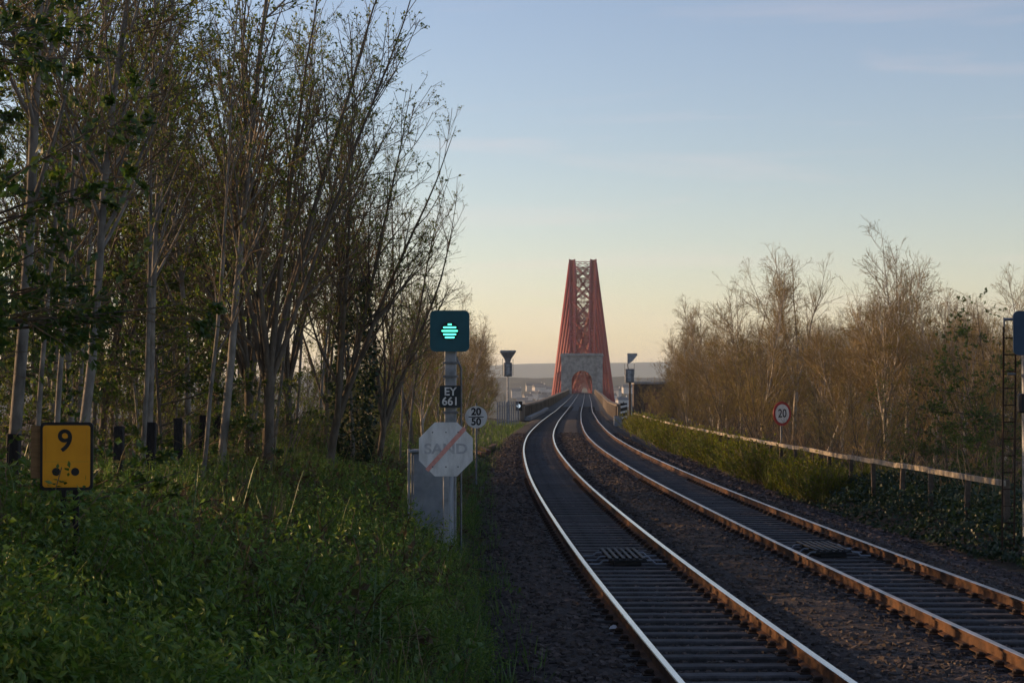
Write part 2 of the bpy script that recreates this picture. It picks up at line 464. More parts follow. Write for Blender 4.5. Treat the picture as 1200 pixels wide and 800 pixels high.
def fbm(x, y, f, seed, n=5):
    a = 0; s = 1.0; t = 0
    for k in range(n):
        a = a + s*hash_noise(x, y, f*2**k, seed+k); t += s; s *= 0.5
    return a/t

def z_shore(x, y):
    r = (y-2350)/600.0
    z = -52 + 52*sm(0, 0.55, r) + sm(0.25, 1.3, r)*(18 + 22*(fbm(x, y, 1/420., 3)-0.35)) + (fbm(x, y, 1/40., 8)-0.5)*7*sm(0.1, .5, r)
    return z - 70*sm(2.2, 3.4, r)
tag(link('far_shore', grid_mesh('far_shore', np.concatenate([np.linspace(-3500, -520, 60), np.linspace(-500, 900, 180), np.linspace(920, 3500, 60)]), np.linspace(2300, 4400, 70), z_shore, M['shore'])), kind='structure')

def z_hill(x, y):
    r = (y-6800)/2400.0
    prof = 100 + 34*np.sin(x/820.0+0.6) + 44*(fbm(x, y*0.3, 1/900., 5)-0.5) - 55*sm(900, 4200, np.abs(x))
    return -60 + (60+prof)*sm(0, 0.75, r) + (fbm(x, y, 1/160., 7)-0.5)*12
hill = link('hills', grid_mesh('hills', np.linspace(-6500, 6500, 240), np.linspace(6700, 9300, 36), z_hill, M['hill']))
tag(hill, kind='structure')

# ballast bed: one shaped sheet that follows the two tracks
prof = [(-1.85, -0.46), (-1.2, -0.20), (-0.75, -0.135), (-0.40, -0.135), (-0.22, -0.185), (-0.1, -0.205), (0.35, -0.215), (G/2, -0.212), (G-0.35, -0.215), (G+0.1, -0.205), (G+0.22, -0.185), (G+0.42, -0.13),
        (G+SIX/2, -0.10), (G+SIX-0.42, -0.13), (G+SIX-0.22, -0.185), (G+SIX-0.1, -0.205), (G+SIX+0.35, -0.215), (G+SIX+G/2, -0.212), (2*G+SIX-0.35, -0.215), (2*G+SIX+0.1, -0.205), (2*G+SIX+0.22, -0.185),
        (2*G+SIX+0.42, -0.135), (2*G+SIX+0.8, -0.15), (2*G+SIX+1.3, -0.27), (2*G+SIX+2.1, -0.36), (2*G+SIX+2.6, -0.46)]
BED_D = np.array([p[0] for p in prof]); BED_Z = np.array([p[1] for p in prof])
yb = np.concatenate([np.arange(-30, 60, 1.0), np.arange(60, 198, 2.0)])
def bed_z(x, y): return np.interp(x-Xr(y), BED_D, BED_Z) + Zt(y)
fine = np.linspace(BED_D[0], BED_D[-1], 90)
V = np.stack([(Xr(yb)[:, None] + fine[None]), np.repeat(yb[:, None], 90, 1), np.interp(fine, BED_D, BED_Z)[None] + Zt(yb)[:, None]], -1)
V[..., 2] += (hash_noise(V[..., 0], V[..., 1], 2.5, 4)-0.5)*0.025
i = np.arange(len(yb)*90).reshape(len(yb), 90)
F = np.stack([i[:-1, :-1], i[:-1, 1:], i[1:, 1:], i[1:, :-1]], -1).reshape(-1, 4)
tag(link('ballast_bed', mesh_np('ballast_bed', V.reshape(-1, 3), [F], [M['ballast']], smooth=True)), kind='structure')

# loose ballast stones
def stones(n, dlo, dhi, ylo, yhi, smin, smax, ypow, zoff=0.0):
    y = ylo + (yhi-ylo)*rng.random(n)**ypow
    dd = dlo + (dhi-dlo)*rng.random(n)
    x = Xr(y) + dd
    s = smin + (smax-smin)*rng.random(n)**1.5
    s *= 1 + 0.012*np.clip(y-25, 0, 60)
    base = np.array([(a, b, c) for a in (-1, 1) for b in (-1, 1) for c in (-1, 1)], dtype=float)*0.5
    V = base[None]*(0.65+0.7*rng.random((n, 8, 3)))
    a = rng.random(n)*6.283; t = (rng.random(n)-0.5)*1.2
    ca, sa, ct, st = np.cos(a), np.sin(a), np.cos(t), np.sin(t)
    V[..., 2] *= 0.75
    yy = V[..., 1]*ct[:, None]-V[..., 2]*st[:, None]; zz = V[..., 1]*st[:, None]+V[..., 2]*ct[:, None]
    xx = V[..., 0]*ca[:, None]-yy*sa[:, None]; yy = V[..., 0]*sa[:, None]+yy*ca[:, None]
    V = np.stack([xx, yy, zz], -1)*s[:, None, None]
    z = bed_z(x, y) + zoff
    V += np.stack([x, y, z], -1)[:, None]
    q = np.array([[0,1,3,2],[4,6,7,5],[0,4,5,1],[2,3,7,6],[0,2,6,4],[1,5,7,3]])
    F = (q[None] + (np.arange(n)*8)[:, None, None]).reshape(-1, 4)
    return V.reshape(-1, 3), F
Va, Fa = stones(39000, -1.7, 2*G+SIX+0.9, 13, 130, 0.032, 0.062, 2.6)
tag(link('ballast_stones', mesh_np('ballast_stones', Va, [Fa], [M['stone']])), 'dark grey broken ballast stones between the rails', kind='stuff')
Va, Fa = stones(7000, 2*G+SIX+0.6, 2*G+SIX+2.7, 18, 90, 0.035, 0.075, 1.6)
tag(link('shoulder_stones', mesh_np('shoulder_stones', Va, [Fa], [M['stone_pink']])), 'pinkish broken stones along the right shoulder', kind='stuff')

# ------------------------------------------------------------------ tracks
def rail_mesh(name, off, y0, y1, head):
    ys = np.concatenate([np.arange(y0, 120, 1.5), np.arange(120, y1+0.1, 4.0)])
    P = [(-0.070, -0.159), (0.070, -0.159), (0.070, -0.147), (0.012, -0.128), (0.010, -0.045), (0.036, -0.036), (0.037, -0.007), (0.029, 0.0), (-0.029, 0.0),
         (-0.037, -0.007), (-0.036, -0.036), (-0.010, -0.045), (-0.012, -0.128), (-0.070, -0.147)]
    k = len(P)
    px = np.array([p[0] for p in P]); pz = np.array([p[1] for p in P])
    sl = slope(ys); n = np.sqrt(1+sl**2)
    X = (Xr(ys)+off)[:, None] + px[None]/n[:, None]
    Yv = ys[:, None] - px[None]*sl[:, None]/n[:, None]
    Z = np.repeat(pz[None], len(ys), 0) + Zt(ys)[:, None]
    V = np.stack([X, Yv, Z], -1).reshape(-1, 3)
    i = np.arange(len(ys)*k).reshape(len(ys), k)
    fs, ms = [], []
    for j in range(k):
        a, b = i[:, j], i[:, (j+1) % k]
        fs.append(np.stack([a[:-1], b[:-1], b[1:], a[1:]], -1)); ms.append(1 if j in (6, 7, 8) else 0)
    return mesh_np(name, V, fs, [M['rust'], head], ms)

sl_b = MB()
sl_b.box(-1.25, 1.25, -0.13, 0.13, -0.12, 0.0, 0.018)
sleeper_me = sl_b.mesh('sleeper', M['sleeper'])
ch = MB()
ch.box(-0.17, 0.17, -0.085, 0.085, 0.0, 0.018, 0.006)
for s_ in (-1, 1):
    ch.box(s_*0.105-0.035, s_*0.105+0.035, -0.05, 0.05, 0.012, 0.062, 0.012)
    ch.tube((s_*0.075, -0.06, 0.045), (s_*0.075, 0.06, 0.045), 0.013, 0.013, 6)
    ch.tube((s_*0.14, -0.03, 0.018), (s_*0.14, -0.03, 0.045), 0.014, 0.014, 6)
chair_me = ch.mesh('rail_fastening', M['rust_dark'])

def track(center, head, label):
    y0 = 6.0
    t = empty('railway_track', (float(Xr(20.)+center), 20.0, 0.0))
    tag(t, label, 'railway track')
    inv = Matrix.Translation(t.location).inverted()
    for s_ in (-G/2, G/2):
        o = link('rail', rail_mesh('rail', center+s_, y0, 1150.0, head), t); o.matrix_parent_inverse = inv
    y = 12.0; n = 0; far = []
    while y < 330:
        x = float(Xr(y)+center); a = -math.atan(float(slope(y)))
        z = -0.168 + float(Zt(y)) + random.uniform(-0.004, 0.004)
        if y < 135:
            o = link('sleeper', sleeper_me, t, (x, y, z), (0, random.uniform(-.004, .004), a + random.uniform(-.008, .008))); o.matrix_parent_inverse = inv
            if y < 62:
                for s_ in (-G/2, G/2): link('rail_fastening', chair_me, o, (s_, 0, -0.001))
        else:
            far.append((x, y, z, a))
        y += 0.65 + random.uniform(-0.02, 0.02)
    b = MB()
    for x, y, z, a in far:
        b.box(-1.25, 1.25, -0.12, 0.12, -0.1, 0, 0, Matrix.Translation((x, y, z)) @ Matrix.Rotation(a, 4, 'Z'))
    o = b.build('sleepers_far', M['sleeper'], t); o.matrix_parent_inverse = inv; o['kind'] = 'stuff'
    return t
track(T1C, M['railhead'], 'nearer railway track with bright polished rails curving past the green signal')
track(T2C, M['railhead2'], 'further railway track with rust brown rails beside the right hand verge')

def loop_grid(center, y, label):
    t = empty('trackside_loop_grid', (float(Xr(y)+center), y, -0.165), (0, 0, -math.atan(float(slope(y)))))
    tag(t, label, 'loop grid', 'loop grids between the rails')
    b = MB()
    for k in range(6):
        x = -0.26 + k*0.104
        b.box(x-0.028, x+0.028, -1.0, 1.0, 0.10, 0.125, 0.006)
    for yy in (-1.0, -0.35, 0.35, 1.0): b.box(-0.30, 0.30, yy-0.02, yy+0.02, 0.075, 0.10, 0.005)
    b.build('slatted_cover', M['black'], t)
    for yy in (-1.0, -0.3, 0.55):
        for s_ in (-1, 1):
            MB().path([(s_*0.30, yy, 0.088), (s_*0.38, yy, 0.088), (s_*0.44, yy, 0.03), (s_*0.60, yy, 0.03)], 0.016, 6).build('mounting_foot', M['galv'], t)
    tr = MB(); tr.box(-0.22, 0.22, -0.95, 0.95, 0.0, 0.07, 0.01)
    tr.build('aerial_tray', M['black'], t)
loop_grid(T1C, 32.0, 'slatted black loop grid on steel feet between the nearer bright rails')
loop_grid(T2C, 33.6, 'slatted black loop grid on steel feet between the further rusty rails')

# ------------------------------------------------------------------ signals, signs and boxes on the left
def post_base(x, y): return float(zg(x, y)) - 0.25

def signal_head(t, z, m, lit, cx=0.0, y=-0.16, w=0.70, h=0.73):
    o = MB().prism(round_rect(cx-w/2, cx+w/2, z-h/2, z+h/2, 0.09), y, y+0.05).build('backboard', m, t)
    hb = MB(); hb.box(cx-0.22, cx+0.22, y+0.05, y+0.32, z-0.26, z+0.26, 0.03)
    hb.build('lamp_housing', M['black'], t)
    if lit:
        ln = MB().prism(disc(cx, z, 0.165, 28), y-0.012, y+0.001).build('lens', M['plate'], t)
        for zz, ww in ((0.115, 0.035), (0.062, 0.115), (0.0, 0.145), (-0.060, 0.115), (-0.115, 0.085)):
            MB().prism(round_rect(cx-ww, cx+ww, z+zz-0.0135, z+zz+0.0135, 0.012, 3), y-0.020, y-0.011).build('light_bar', M['green'], ln)
    else:
        MB().prism(disc(cx, z, 0.14, 28), y-0.012, y+0.001).build('lens', M['black'], t)

YS = 35.5
p = at(528, 388, YS)
t = empty('railway_signal', (p.x, YS, post_base(p.x, YS)))
tag(t, 'railway signal showing green bars, on grey post with EY 661 plate', 'signal')
z0 = t.location.z
signal_head(t, p.z-z0, M['head'], True, -0.01)
b = MB(); b.box(-0.105, 0.105, -0.07, 0.07, 0, p.z-z0+0.12, 0.012)
b.build('post', M['galv'], t)
for zz in (at(0, 425, YS).z, at(0, 441, YS).z, at(0, 483, YS).z):
    b = MB(); b.box(-0.135, 0.135, -0.10, 0.10, zz-z0-0.02, zz-z0+0.02, 0.004)
    b.build('clamp_band', M['galv_dark'], t)
pz = at(528, 464.5, YS).z - z0
pl = MB().prism(round_rect(-0.185, 0.185, pz-0.195, pz+0.195, 0.02), -0.135, -0.11).build('number_plate', M['plate'], t)
text_part('EY', 0.20, M['white'], pl, (0.0, -0.138, pz+0.085), bold=0.004)
text_part('661', 0.20, M['white'], pl, (0.0, -0.138, pz-0.088), bold=0.004)
b = MB(); b.tube((0.19, 0.02, 0.2), (0.19, 0.02, pz+0.5), 0.018, 0.018, 8); b.tube((0.19, 0.02, pz+0.5), (0.09, 0.02, pz+0.72), 0.018, 0.018, 8)
b.build('cable_pipe', M['galv_dark'], t)

YC = 34.6
p0, p1 = at(481, 527, YC), at(528, 640, YC)
w = p1.x - p0.x
zc = float(zg((p0.x+p1.x)/2, YC)) - 0.15
t = empty('equipment_cabinet', ((p0.x+p1.x)/2, YC, zc), (0, 0, R(-4)))
tag(t, 'weathered grey metal equipment cabinet behind the octagonal sign', 'cabinet')
hh = p0.z - zc
b = MB(); b.box(-w/2, w/2, 0, 0.55, 0, hh-0.05, 0.012); b.build('body', M['cabinet'], t)
b = MB(); b.box(-w/2-0.03, w/2+0.03, -0.05, 0.60, hh-0.05, hh, 0.012); b.build('lid', M['cabinet'], t)
b = MB(); b.box(-w/2+0.05, w/2-0.03, -0.018, -0.001, 0.14, hh-0.09, 0.006); b.build('door', M['cabinet'], t)
b = MB()
for zz in (0.4, hh*0.55, hh-0.3): b.tube((-w/2+0.03, -0.022, zz-0.07), (-w/2+0.03, -0.022, zz+0.07), 0.014, 0.014, 8)
b.build('hinge', M['galv'], t)
b = MB(); b.tube((-w/2-0.03, -0.02, 0), (-w/2-0.03, -0.02, hh+0.02), 0.022, 0.022, 8); b.build('corner_pipe', M['galv'], t)
b = MB(); b.box(w/2-0.12, w/2-0.07, -0.05, -0.019, hh*0.52, hh*0.52+0.12, 0.006); b.build('handle', M['galv_dark'], t)

YO = 33.0
p = at(522.5, 526, YO)
t = empty('octagonal_sign', (p.x, YO, post_base(p.x, YO)), (0, 0, R(3)))
tag(t, 'white octagonal SAND sign with faded red stroke on grey post', 'sign')
zz = p.z - t.location.z; r8 = 0.445/math.cos(R(22.5))
oc = [(r8*math.cos(R(22.5+45*k)), zz + r8*math.sin(R(22.5+45*k))) for k in range(8)]
f = MB().prism(oc, -0.075, -0.065).build('sign_face', M['white'], t)
text_part('SAND', 0.235, M['faded_grey'], f, (0, -0.0775, zz), wide=1.15, bold=0.006)
a = Matrix.Translation((0, -0.081, zz)) @ Matrix.Rotation(R(-48), 4, 'Y')
b = MB(); b.box(-0.47, 0.47, -0.0015, 0.0015, -0.036, 0.036, 0, a); b.build('diagonal_stroke', M['faded_red'], f)
b = MB()
for x_ in (-0.22, 0.0, 0.2):
    for z_ in (-0.29, 0.28): b.prism(disc(x_, zz+z_, 0.013, 8), -0.083, -0.076)
b.build('bolt', M['galv_dark'], f)
b = MB(); b.box(-0.045, 0.045, -0.062, 0.03, 0, zz+0.40, 0.008)
b.build('post', M['galv'], t)
b = MB()
for z_ in (-0.25, 0.25): b.box(-0.34, 0.34, -0.064, -0.045, zz+z_-0.02, zz+z_+0.02, 0.004)
b.build('back_rail', M['galv_dark'], t)

YD = 60.0
p = at(558, 488.5, YD)
t = empty('speed_board', (p.x, YD, post_base(p.x, YD)))
tag(t, 'round white speed board reading 20 over 50 on thin post', 'sign')
zz = p.z - t.location.z
f = MB().prism(disc(0, zz, 0.335, 36), -0.05, -0.035).build('sign_face', M['white'], t)
text_part('20', 0.30, M['black'], f, (0, -0.0525, zz+0.155), bold=0.010)
text_part('50', 0.30, M['black'], f, (0, -0.0525, zz-0.145), bold=0.010)
b = MB(); b.box(-0.23, 0.23, -0.0535, -0.051, zz-0.010, zz+0.018); b.build('divider_line', M['black'], f)
b = MB(); b.tube((0, 0, 0), (0, 0, zz+0.42), 0.034, 0.034, 10); b.build('post', M['galv_dark'], t)
b = MB()
for k in range(2): b.box(-0.05, 0.05, -0.036, 0.045, zz-0.16+k*0.32-0.02, zz-0.16+k*0.32+0.02)
b.build('clip', M['galv_dark'], t)

# yellow board with the figure 9
YN = 17.0
p0, p1 = at(48.5, 494.5, YN), at(109, 574, YN)
cx = (p0.x+p1.x)/2; wN = p1.x-p0.x; hN = p0.z-p1.z
t = empty('stop_board', (cx, YN, post_base(cx, YN)), (0, 0, R(3)))
tag(t, 'yellow board with black border, figure 9 and two black dots', 'sign')
zb, ztp = p1.z-t.location.z, p0.z-t.location.z
bk = MB().prism(round_rect(-wN/2, wN/2, zb, ztp, 0.035), -0.03, -0.004).build('border_plate', M['black'], t)
f = MB().prism(round_rect(-wN/2+0.022, wN/2-0.022, zb+0.026, ztp-0.026, 0.025), -0.036, -0.0305).build('sign_face', M['yellow'], t)
zm = zb + (ztp-zb)*0.42
b = MB()
b.box(-wN/2+0.03, wN/2-0.03, -0.038, -0.0362, zm-0.005, zm+0.005)
for x_ in (-wN/2+0.05, wN/2-0.055): b.box(x_, x_+0.004, -0.038, -0.0362, zm+0.01, ztp-0.05)
b.build('panel_joint', M['yellow2'], f)
text_part('9', 0.262, M['black'], f, (-0.012, -0.0385, ztp-0.165), bold=0.004)
for x_ in (-0.085, 0.075):
    MB().prism(disc(x_, zm-0.085, 0.034, 24), -0.040, -0.0362).build('black_dot', M['black'], f)
b = MB(); b.box(-wN/2-0.085, -wN/2+0.08, 0.0, 0.022, zb+0.10, ztp-0.03, 0.003); b.build('backing_board', M['ply'], t)
b = MB(); b.box(-0.055, -0.01, -0.003, 0.04, 0, ztp-0.08, 0.004); b.box(0.05, 0.10, -0.003, 0.04, 0, ztp-0.08, 0.004); b.build('post', M['charred'], t)

# dark fence posts in the wood edge
for k, (px, top, Y_) in enumerate(((14, 508, 24.3), (139, 499, 30.4), (177, 494.5, 33.1), (210, 489.5, 35.9), (238, 486, 38.7), (257.5, 487, 40.8), (365, 497, 58.))):
    pt = at(px, top, Y_)
    zb = post_base(pt.x, Y_)
    b = MB(); h = pt.z-zb
    b.box(-0.075, 0.075, -0.075, 0.075, 0, h, 0.012)
    o = b.build('fence_post', M['charred'], None, (pt.x, Y_, zb), (R(random.uniform(-2, 2)), R(random.uniform(-2, 2)), R(random.uniform(-15, 15))))
    tag(o, ['dark timber fence post at the left edge beside the thick pale trunk', 'dark timber fence post just right of the yellow board', 'dark timber fence post second right of the yellow board',
            'dark timber fence post third right of the yellow board, widest gap after it', 'dark thin fence post fourth right of the yellow board', 'dark thin fence post fifth right of the yellow board',
            'dark timber post standing alone near the ivy covered trunk'][k], 'post', 'dark fence posts at the wood edge')

# ------------------------------------------------------------------ right-hand fence, signs and signal
def fence_x(y): return Xr(y) + 2*G + SIX + 2.95
ft = empty('timber_rail_fence', (float(fence_x(36)), 36.0, float(zg(fence_x(36), 36))))
tag(ft, 'low weathered single rail timber fence along the right hand verge', 'fence')
inv = Matrix.Translation(ft.location).inverted()
y = 36.0; k = 0
while y < 168:
    L = 3.0
    ya, yb_ = y, y+L
    za = 0.90 - 0.0011*(ya-36) + random.uniform(-0.015, 0.015); zb_ = 0.90 - 0.0011*(yb_-36) + random.uniform(-0.015, 0.015)
    if k in (4, 5): za -= 0.02
    a_ = Vector((float(fence_x(ya))+0.0, ya-0.04, za)); b_ = Vector((float(fence_x(yb_)), yb_+0.04, zb_))
    o = MB().bar(a_, b_, 0.05, 0.105).build('rail_board', M['board'], ft); o.matrix_parent_inverse = inv
    for yy in (ya+0.05,):
        x_ = float(fence_x(yy))+0.075; z_ = float(zg(x_, yy))-0.2
        b = MB(); b.box(-0.05, 0.05, -0.05, 0.05, 0, za-z_+0.06, 0.008)
        o = b.build('post', M['postwood'], ft, (x_, yy, z_), (R(random.uniform(-2, 2)), R(random.uniform(-3, 3)), 0)); o.matrix_parent_inverse = inv
    y += L; k += 1

YV = 75.0
p = at(915.5, 484.5, YV)
t = empty('speed_limit_sign', (p.x, YV, post_base(p.x, YV)), (0, 0, R(36)))
tag(t, 'round speed sign with red ring and figure 20 by right hand trees', 'sign')
zz = p.z-t.location.z
f = MB().prism(disc(0, zz, 0.46, 40), -0.05, -0.03).build('ring', M['red'], t)
f2 = MB().prism(disc(0, zz, 0.355, 40), -0.056, -0.0505).build('sign_face', M['white'], t)
text_part('20', 0.44, M['navy'], f2, (0, -0.060, zz), bold=0.006)
b = MB(); b.tube((0, 0, 0), (0, 0, zz+0.30), 0.04, 0.04, 10); b.build('post', M['galv_dark'], t)

YR = 33.0
p = at(1209.5, 390.5, YR)
t = empty('railway_signal', (p.x, YR, post_base(p.x, YR)))
tag(t, 'railway signal with blue square backboard and ladder at the right edge', 'signal')
z0 = t.location.z
signal_head(t, p.z-z0, M['head_blue'], False, 0.0)
b = MB(); b.tube((-0.10, 0.02, 0), (-0.10, 0.02, p.z-z0+0.1), 0.075, 0.075, 14); b.build('post', M['galv'], t)
b = MB()
hl = p.z-z0+0.15
for x_ in (-0.44, -0.24): b.tube((x_, 0.35, 0), (x_, 0.12, hl), 0.016, 0.016, 8)
zz = 0.3
while zz < hl-0.1:
    f_ = zz/hl; yy = 0.35-0.23*f_
    b.tube((-0.44, yy, zz), (-0.24, yy, zz), 0.011, 0.011, 6); zz += 0.28
b.build('ladder', M['rust_dark'], t)
za = at(0, 374, YR).z-z0
b = MB(); b.tube((-0.46, 0.02, za), (-0.1, 0.02, za), 0.022, 0.022, 8); b.tube((-0.46, 0.02, za-0.12), (-0.46, 0.02, za+0.03), 0.018, 0.018, 8); b.build('bracket_arm', M['galv'], t)
zq = at(0, 473, YR).z-z0
b = MB(); b.box(-0.26, -0.03, -0.18, 0.02, zq-0.15, zq+0.17, 0.03); b.build('telephone_box', M['black'], t)
b = MB(); zl = at(0, 438, YR).z-z0; b.box(-0.40, -0.27, 0.02, 0.08, zl-0.02, zl+0.02, 0.01); b.build('lamp_bracket', M['galv_dark'], t)

# ------------------------------------------------------------------ instrument posts by the viaduct
def lamp_post(px, py_top, py_base, Y_, rz, label):
    p1 = at(px, py_base, Y_); pt = at(px, py_top, Y_)
    zb = post_base(p1.x, Y_); H = pt.z-zb
    t = empty('floodlight_post', (p1.x, Y_, zb), (0, 0, rz))
    tag(t, label, 'lamp post', 'hooded lamp posts at the start of the viaduct')
    b = MB(); b.tube((0, 0, 0), (0, 0, H-2.2), 0.085, 0.065, 12); b.build('post', M['galv'], t)
    b = MB(); b.box(-0.36, 0.36, -0.30, 0.30, H-2.25, H-1.05, 0.05); bo = b.build('equipment_case', M['galv_dark'], t)
    b = MB(); b.box(-0.14, 0.14, -0.34, -0.302, H-2.1, H-1.2, 0.02); b.build('case_panel', M['galv'], bo)
    b = MB()
    for x_ in (-0.46, 0.46): b.tube((x_, 0, H-2.2), (x_, 0, H-0.72), 0.022, 0.022, 6)
    b.build('guard_rod', M['galv_dark'], t)
    # flared hood
    V = []
    for z_, w_, o_ in ((H-1.05, 0.20, 0), (H-0.72, 0.30, 0), (H-0.14, 0.68, 0), (H, 0.68, 0)):
        V += [(-w_, -w_*0.8, z_), (w_, -w_*0.8, z_), (w_, w_*0.8, z_), (-w_, w_*0.8, z_)]
    F = [[0, 1, 2, 3][::-1], [12, 13, 14, 15]]
    for r_ in range(3):
        for j in range(4): F.append([r_*4+j, r_*4+(j+1) % 4, r_*4+4+(j+1) % 4, r_*4+4+j])
    MB().add(V, F).build('flared_hood', M['galv'], t)
lamp_post(595.0, 410.5, 497, 172.0, R(4), 'flared grey lamp post standing left of the nearer track')

def hood_post(px, py_top, Y_, label):
    pt = at(px, py_top, Y_); zb = post_base(pt.x, Y_); H = pt.z-zb
    t = empty('floodlight_post', (pt.x, Y_, zb))
    tag(t, label, 'lamp post', 'hooded lamp posts at the start of the viaduct')
    b = MB(); b.tube((0.05, 0, 0), (0.05, 0, H-2.7), 0.10, 0.09, 12); b.build('post', M['rust_dark'], t)
    b = MB(); b.box(-0.42, 0.42, -0.3, 0.3, H-2.75, H-1.45, 0.05); bo = b.build('equipment_case', M['galv_dark'], t)
    b = MB(); b.box(-0.16, 0.16, -0.34, -0.302, H-2.6, H-1.6, 0.02); b.build('case_panel', M['galv'], bo)
    b = MB()
    for x_ in (-0.44, 0.46): b.tube((x_, 0, H-2.0), (x_, 0, H-0.95), 0.022, 0.022, 6)
    b.tube((-0.1, 0, H-1.5), (-0.2, 0, H-0.9), 0.05, 0.05, 8)
    b.build('guard_rod', M['galv_dark'], t)
    MB().prism([(-0.2, H), (0.72, H), (0.72, H-0.18), (0.28, H-0.72), (-0.2, H-1.05)], -0.4, 0.4).build('slanted_hood', M['galv'], t)
hood_post(737.5, 414.0, 186.0, 'grey lamp post with slanted hood right of the further track')

# small things beside the viaduct start
Y_ = 178.0
p0, p1 = at(603.5, 470, Y_), at(612, 481, Y_)
t = empty('ground_signal', ((p0.x+p1.x)/2, Y_, float(zg((p0.x+p1.x)/2, Y_))))
tag(t, 'small dark ground signal box with pale lamp left of the nearer track', 'signal')
zz = p1.z-t.location.z
b = MB(); b.box(-0.33, 0.33, 0, 0.4, zz, p0.z-t.location.z, 0.03); b.build('case', M['black'], t)
MB().prism(disc(0.0, (zz+p0.z-t.location.z)/2, 0.17, 16), -0.03, -0.001).build('lamp', M['lampw'], t)
b = MB(); b.box(-0.07, 0.07, 0.1, 0.25, -0.2, zz); b.build('stand', M['galv_dark'], t)

Y_ = 160.0
p0 = at(583, 471, Y_); p1 = at(607, 471, Y_+12)
b = MB()
t = empty('palisade_gate', (p0.x, Y_, float(zg(p0.x, Y_))))
tag(t, 'grey galvanised steel gate beneath the flared lamp post', 'gate')
dx = (p1.x-p0.x)/9; h = p0.z-t.location.z
for k in range(10):
    bb = MB(); bb.box(-0.05, 0.05, -0.01, 0.01, 0.05, h+(0.05 if k % 2 else 0)); bb.build('pale', M['galv'], t, (k*dx, k*1.2, 0), (0, 0, 0))
bb = MB()
for z_ in (0.35, h-0.3): bb.bar((0, 0.04, z_), (9*dx, 9*1.2+0.04, z_), 0.04, 0.06)
bb.build('cross_rail', M['galv_dark'], t)

Y_ = 170.0
p0 = at(731, 472, Y_); xx = p0.x; zb = float(zg(xx, Y_))
t = empty('striped_marker', (xx, Y_, zb), (0, 0, R(8)))
tag(t, 'black and white striped marker board at the foot of the slanted lamp post', 'marker')
h = p0.z-zb
b = MB(); b.box(-0.30, 0.30, 0, 0.05, 0.05, h, 0.01); b.build('board', M['black'], t)
for k in range(4):
    z_ = 0.12+k*0.47
    a = Matrix.Translation((0, -0.008, z_+0.12)) @ Matrix.Rotation(R(-14), 4, 'Y')
    b = MB(); b.box(-0.29, 0.29, -0.006, 0.006, -0.085, 0.085, 0, a); b.build('stripe', M['white'], t)
b = MB(); b.box(-0.04, 0.04, 0.05, 0.12, -0.2, h+0.1); b.build('post', M['galv_dark'], t)
p0 = at(724, 487, 165.0); zb = float(zg(p0.x, 165.))
t = empty('relay_box', (p0.x, 165.0, zb))
tag(t, 'small pale blue equipment box beside the striped marker', 'equipment box')
b = MB(); b.box(-0.33, 0.33, -0.2, 0.2, 0, p0.z-zb-0.04, 0.02); b.build('body', M['cabinet'], t)
b = MB(); b.box(-0.36, 0.36, -0.23, 0.23, p0.z-zb-0.04, p0.z-zb, 0.01); b.build('lid', M['galv'], t)

# old brick abutment on the right
Y_ = 196.0
p0, p1 = at(744, 447, Y_), at(800, 480, Y_)
t = empty('brick_abutment', (p0.x, Y_, float(zg(p0.x, Y_))-1.0))
tag(t, 'dark brick abutment wall behind the slanted lamp post, partly behind trees', 'wall')
h = p0.z-t.location.z; w = p1.x-p0.x
b = MB(); b.box(0, w, 0, 4.0, 0, h-0.25); b.build('wall', M['brick'], t)
b = MB(); b.box(-0.12, w+0.12, -0.12, 4.12, h-0.25, h, 0.04); b.build('coping', M['granite'], t)
b = MB(); b.box(1.0, 2.5, -0.06, -0.003, 0.6, h-1.0); b.build('recessed_panel', M['brick_red'], t)
b = MB(); b.box(-0.14, 0.35, -0.14, 0.3, 0, h-0.26, 0.02); b.build('pier', M['brick'], t)

# timber baulks and litter left of the line
for k, (x_, y_, rz, L) in enumerate(((-1.75, 92, 8, 7.), (-1.35, 95, 4, 8.), (-1.0, 99, -2, 6.))):
    b = MB(); b.box(-0.12, 0.12, -L/2, L/2, 0, 0.2, 0.015)
    tag(b.build('timber_baulk', M['timber'], None, (x_, y_, -0.33+0.02*k), (0, 0, R(rz))),
        ['leftmost reddish timber baulk lying beside the nearer track', 'middle reddish timber baulk lying beside the nearer track', 'reddish timber baulk lying closest to the nearer track'][k], 'timber', 'old timbers left beside the line')
p = at(718.5, 723, 22.9)
b = MB(); b.add([(-.05, -.03, 0), (.05, -.04, 0.01), (.06, .03, 0.0), (-.03, .05, .02), (0.0, 0.0, 0.045), (.03, .02, .04)], [[0, 1, 4], [1, 2, 5], [1, 5, 4], [2, 3, 5], [3, 4, 5], [3, 0, 4], [0, 3, 2, 1]])
tag(b.build('litter', M['white'], None, (p.x, 22.9, float(bed_z(p.x, 22.9))+0.025)), 'small scrap of white litter beside the left rail', 'litter')

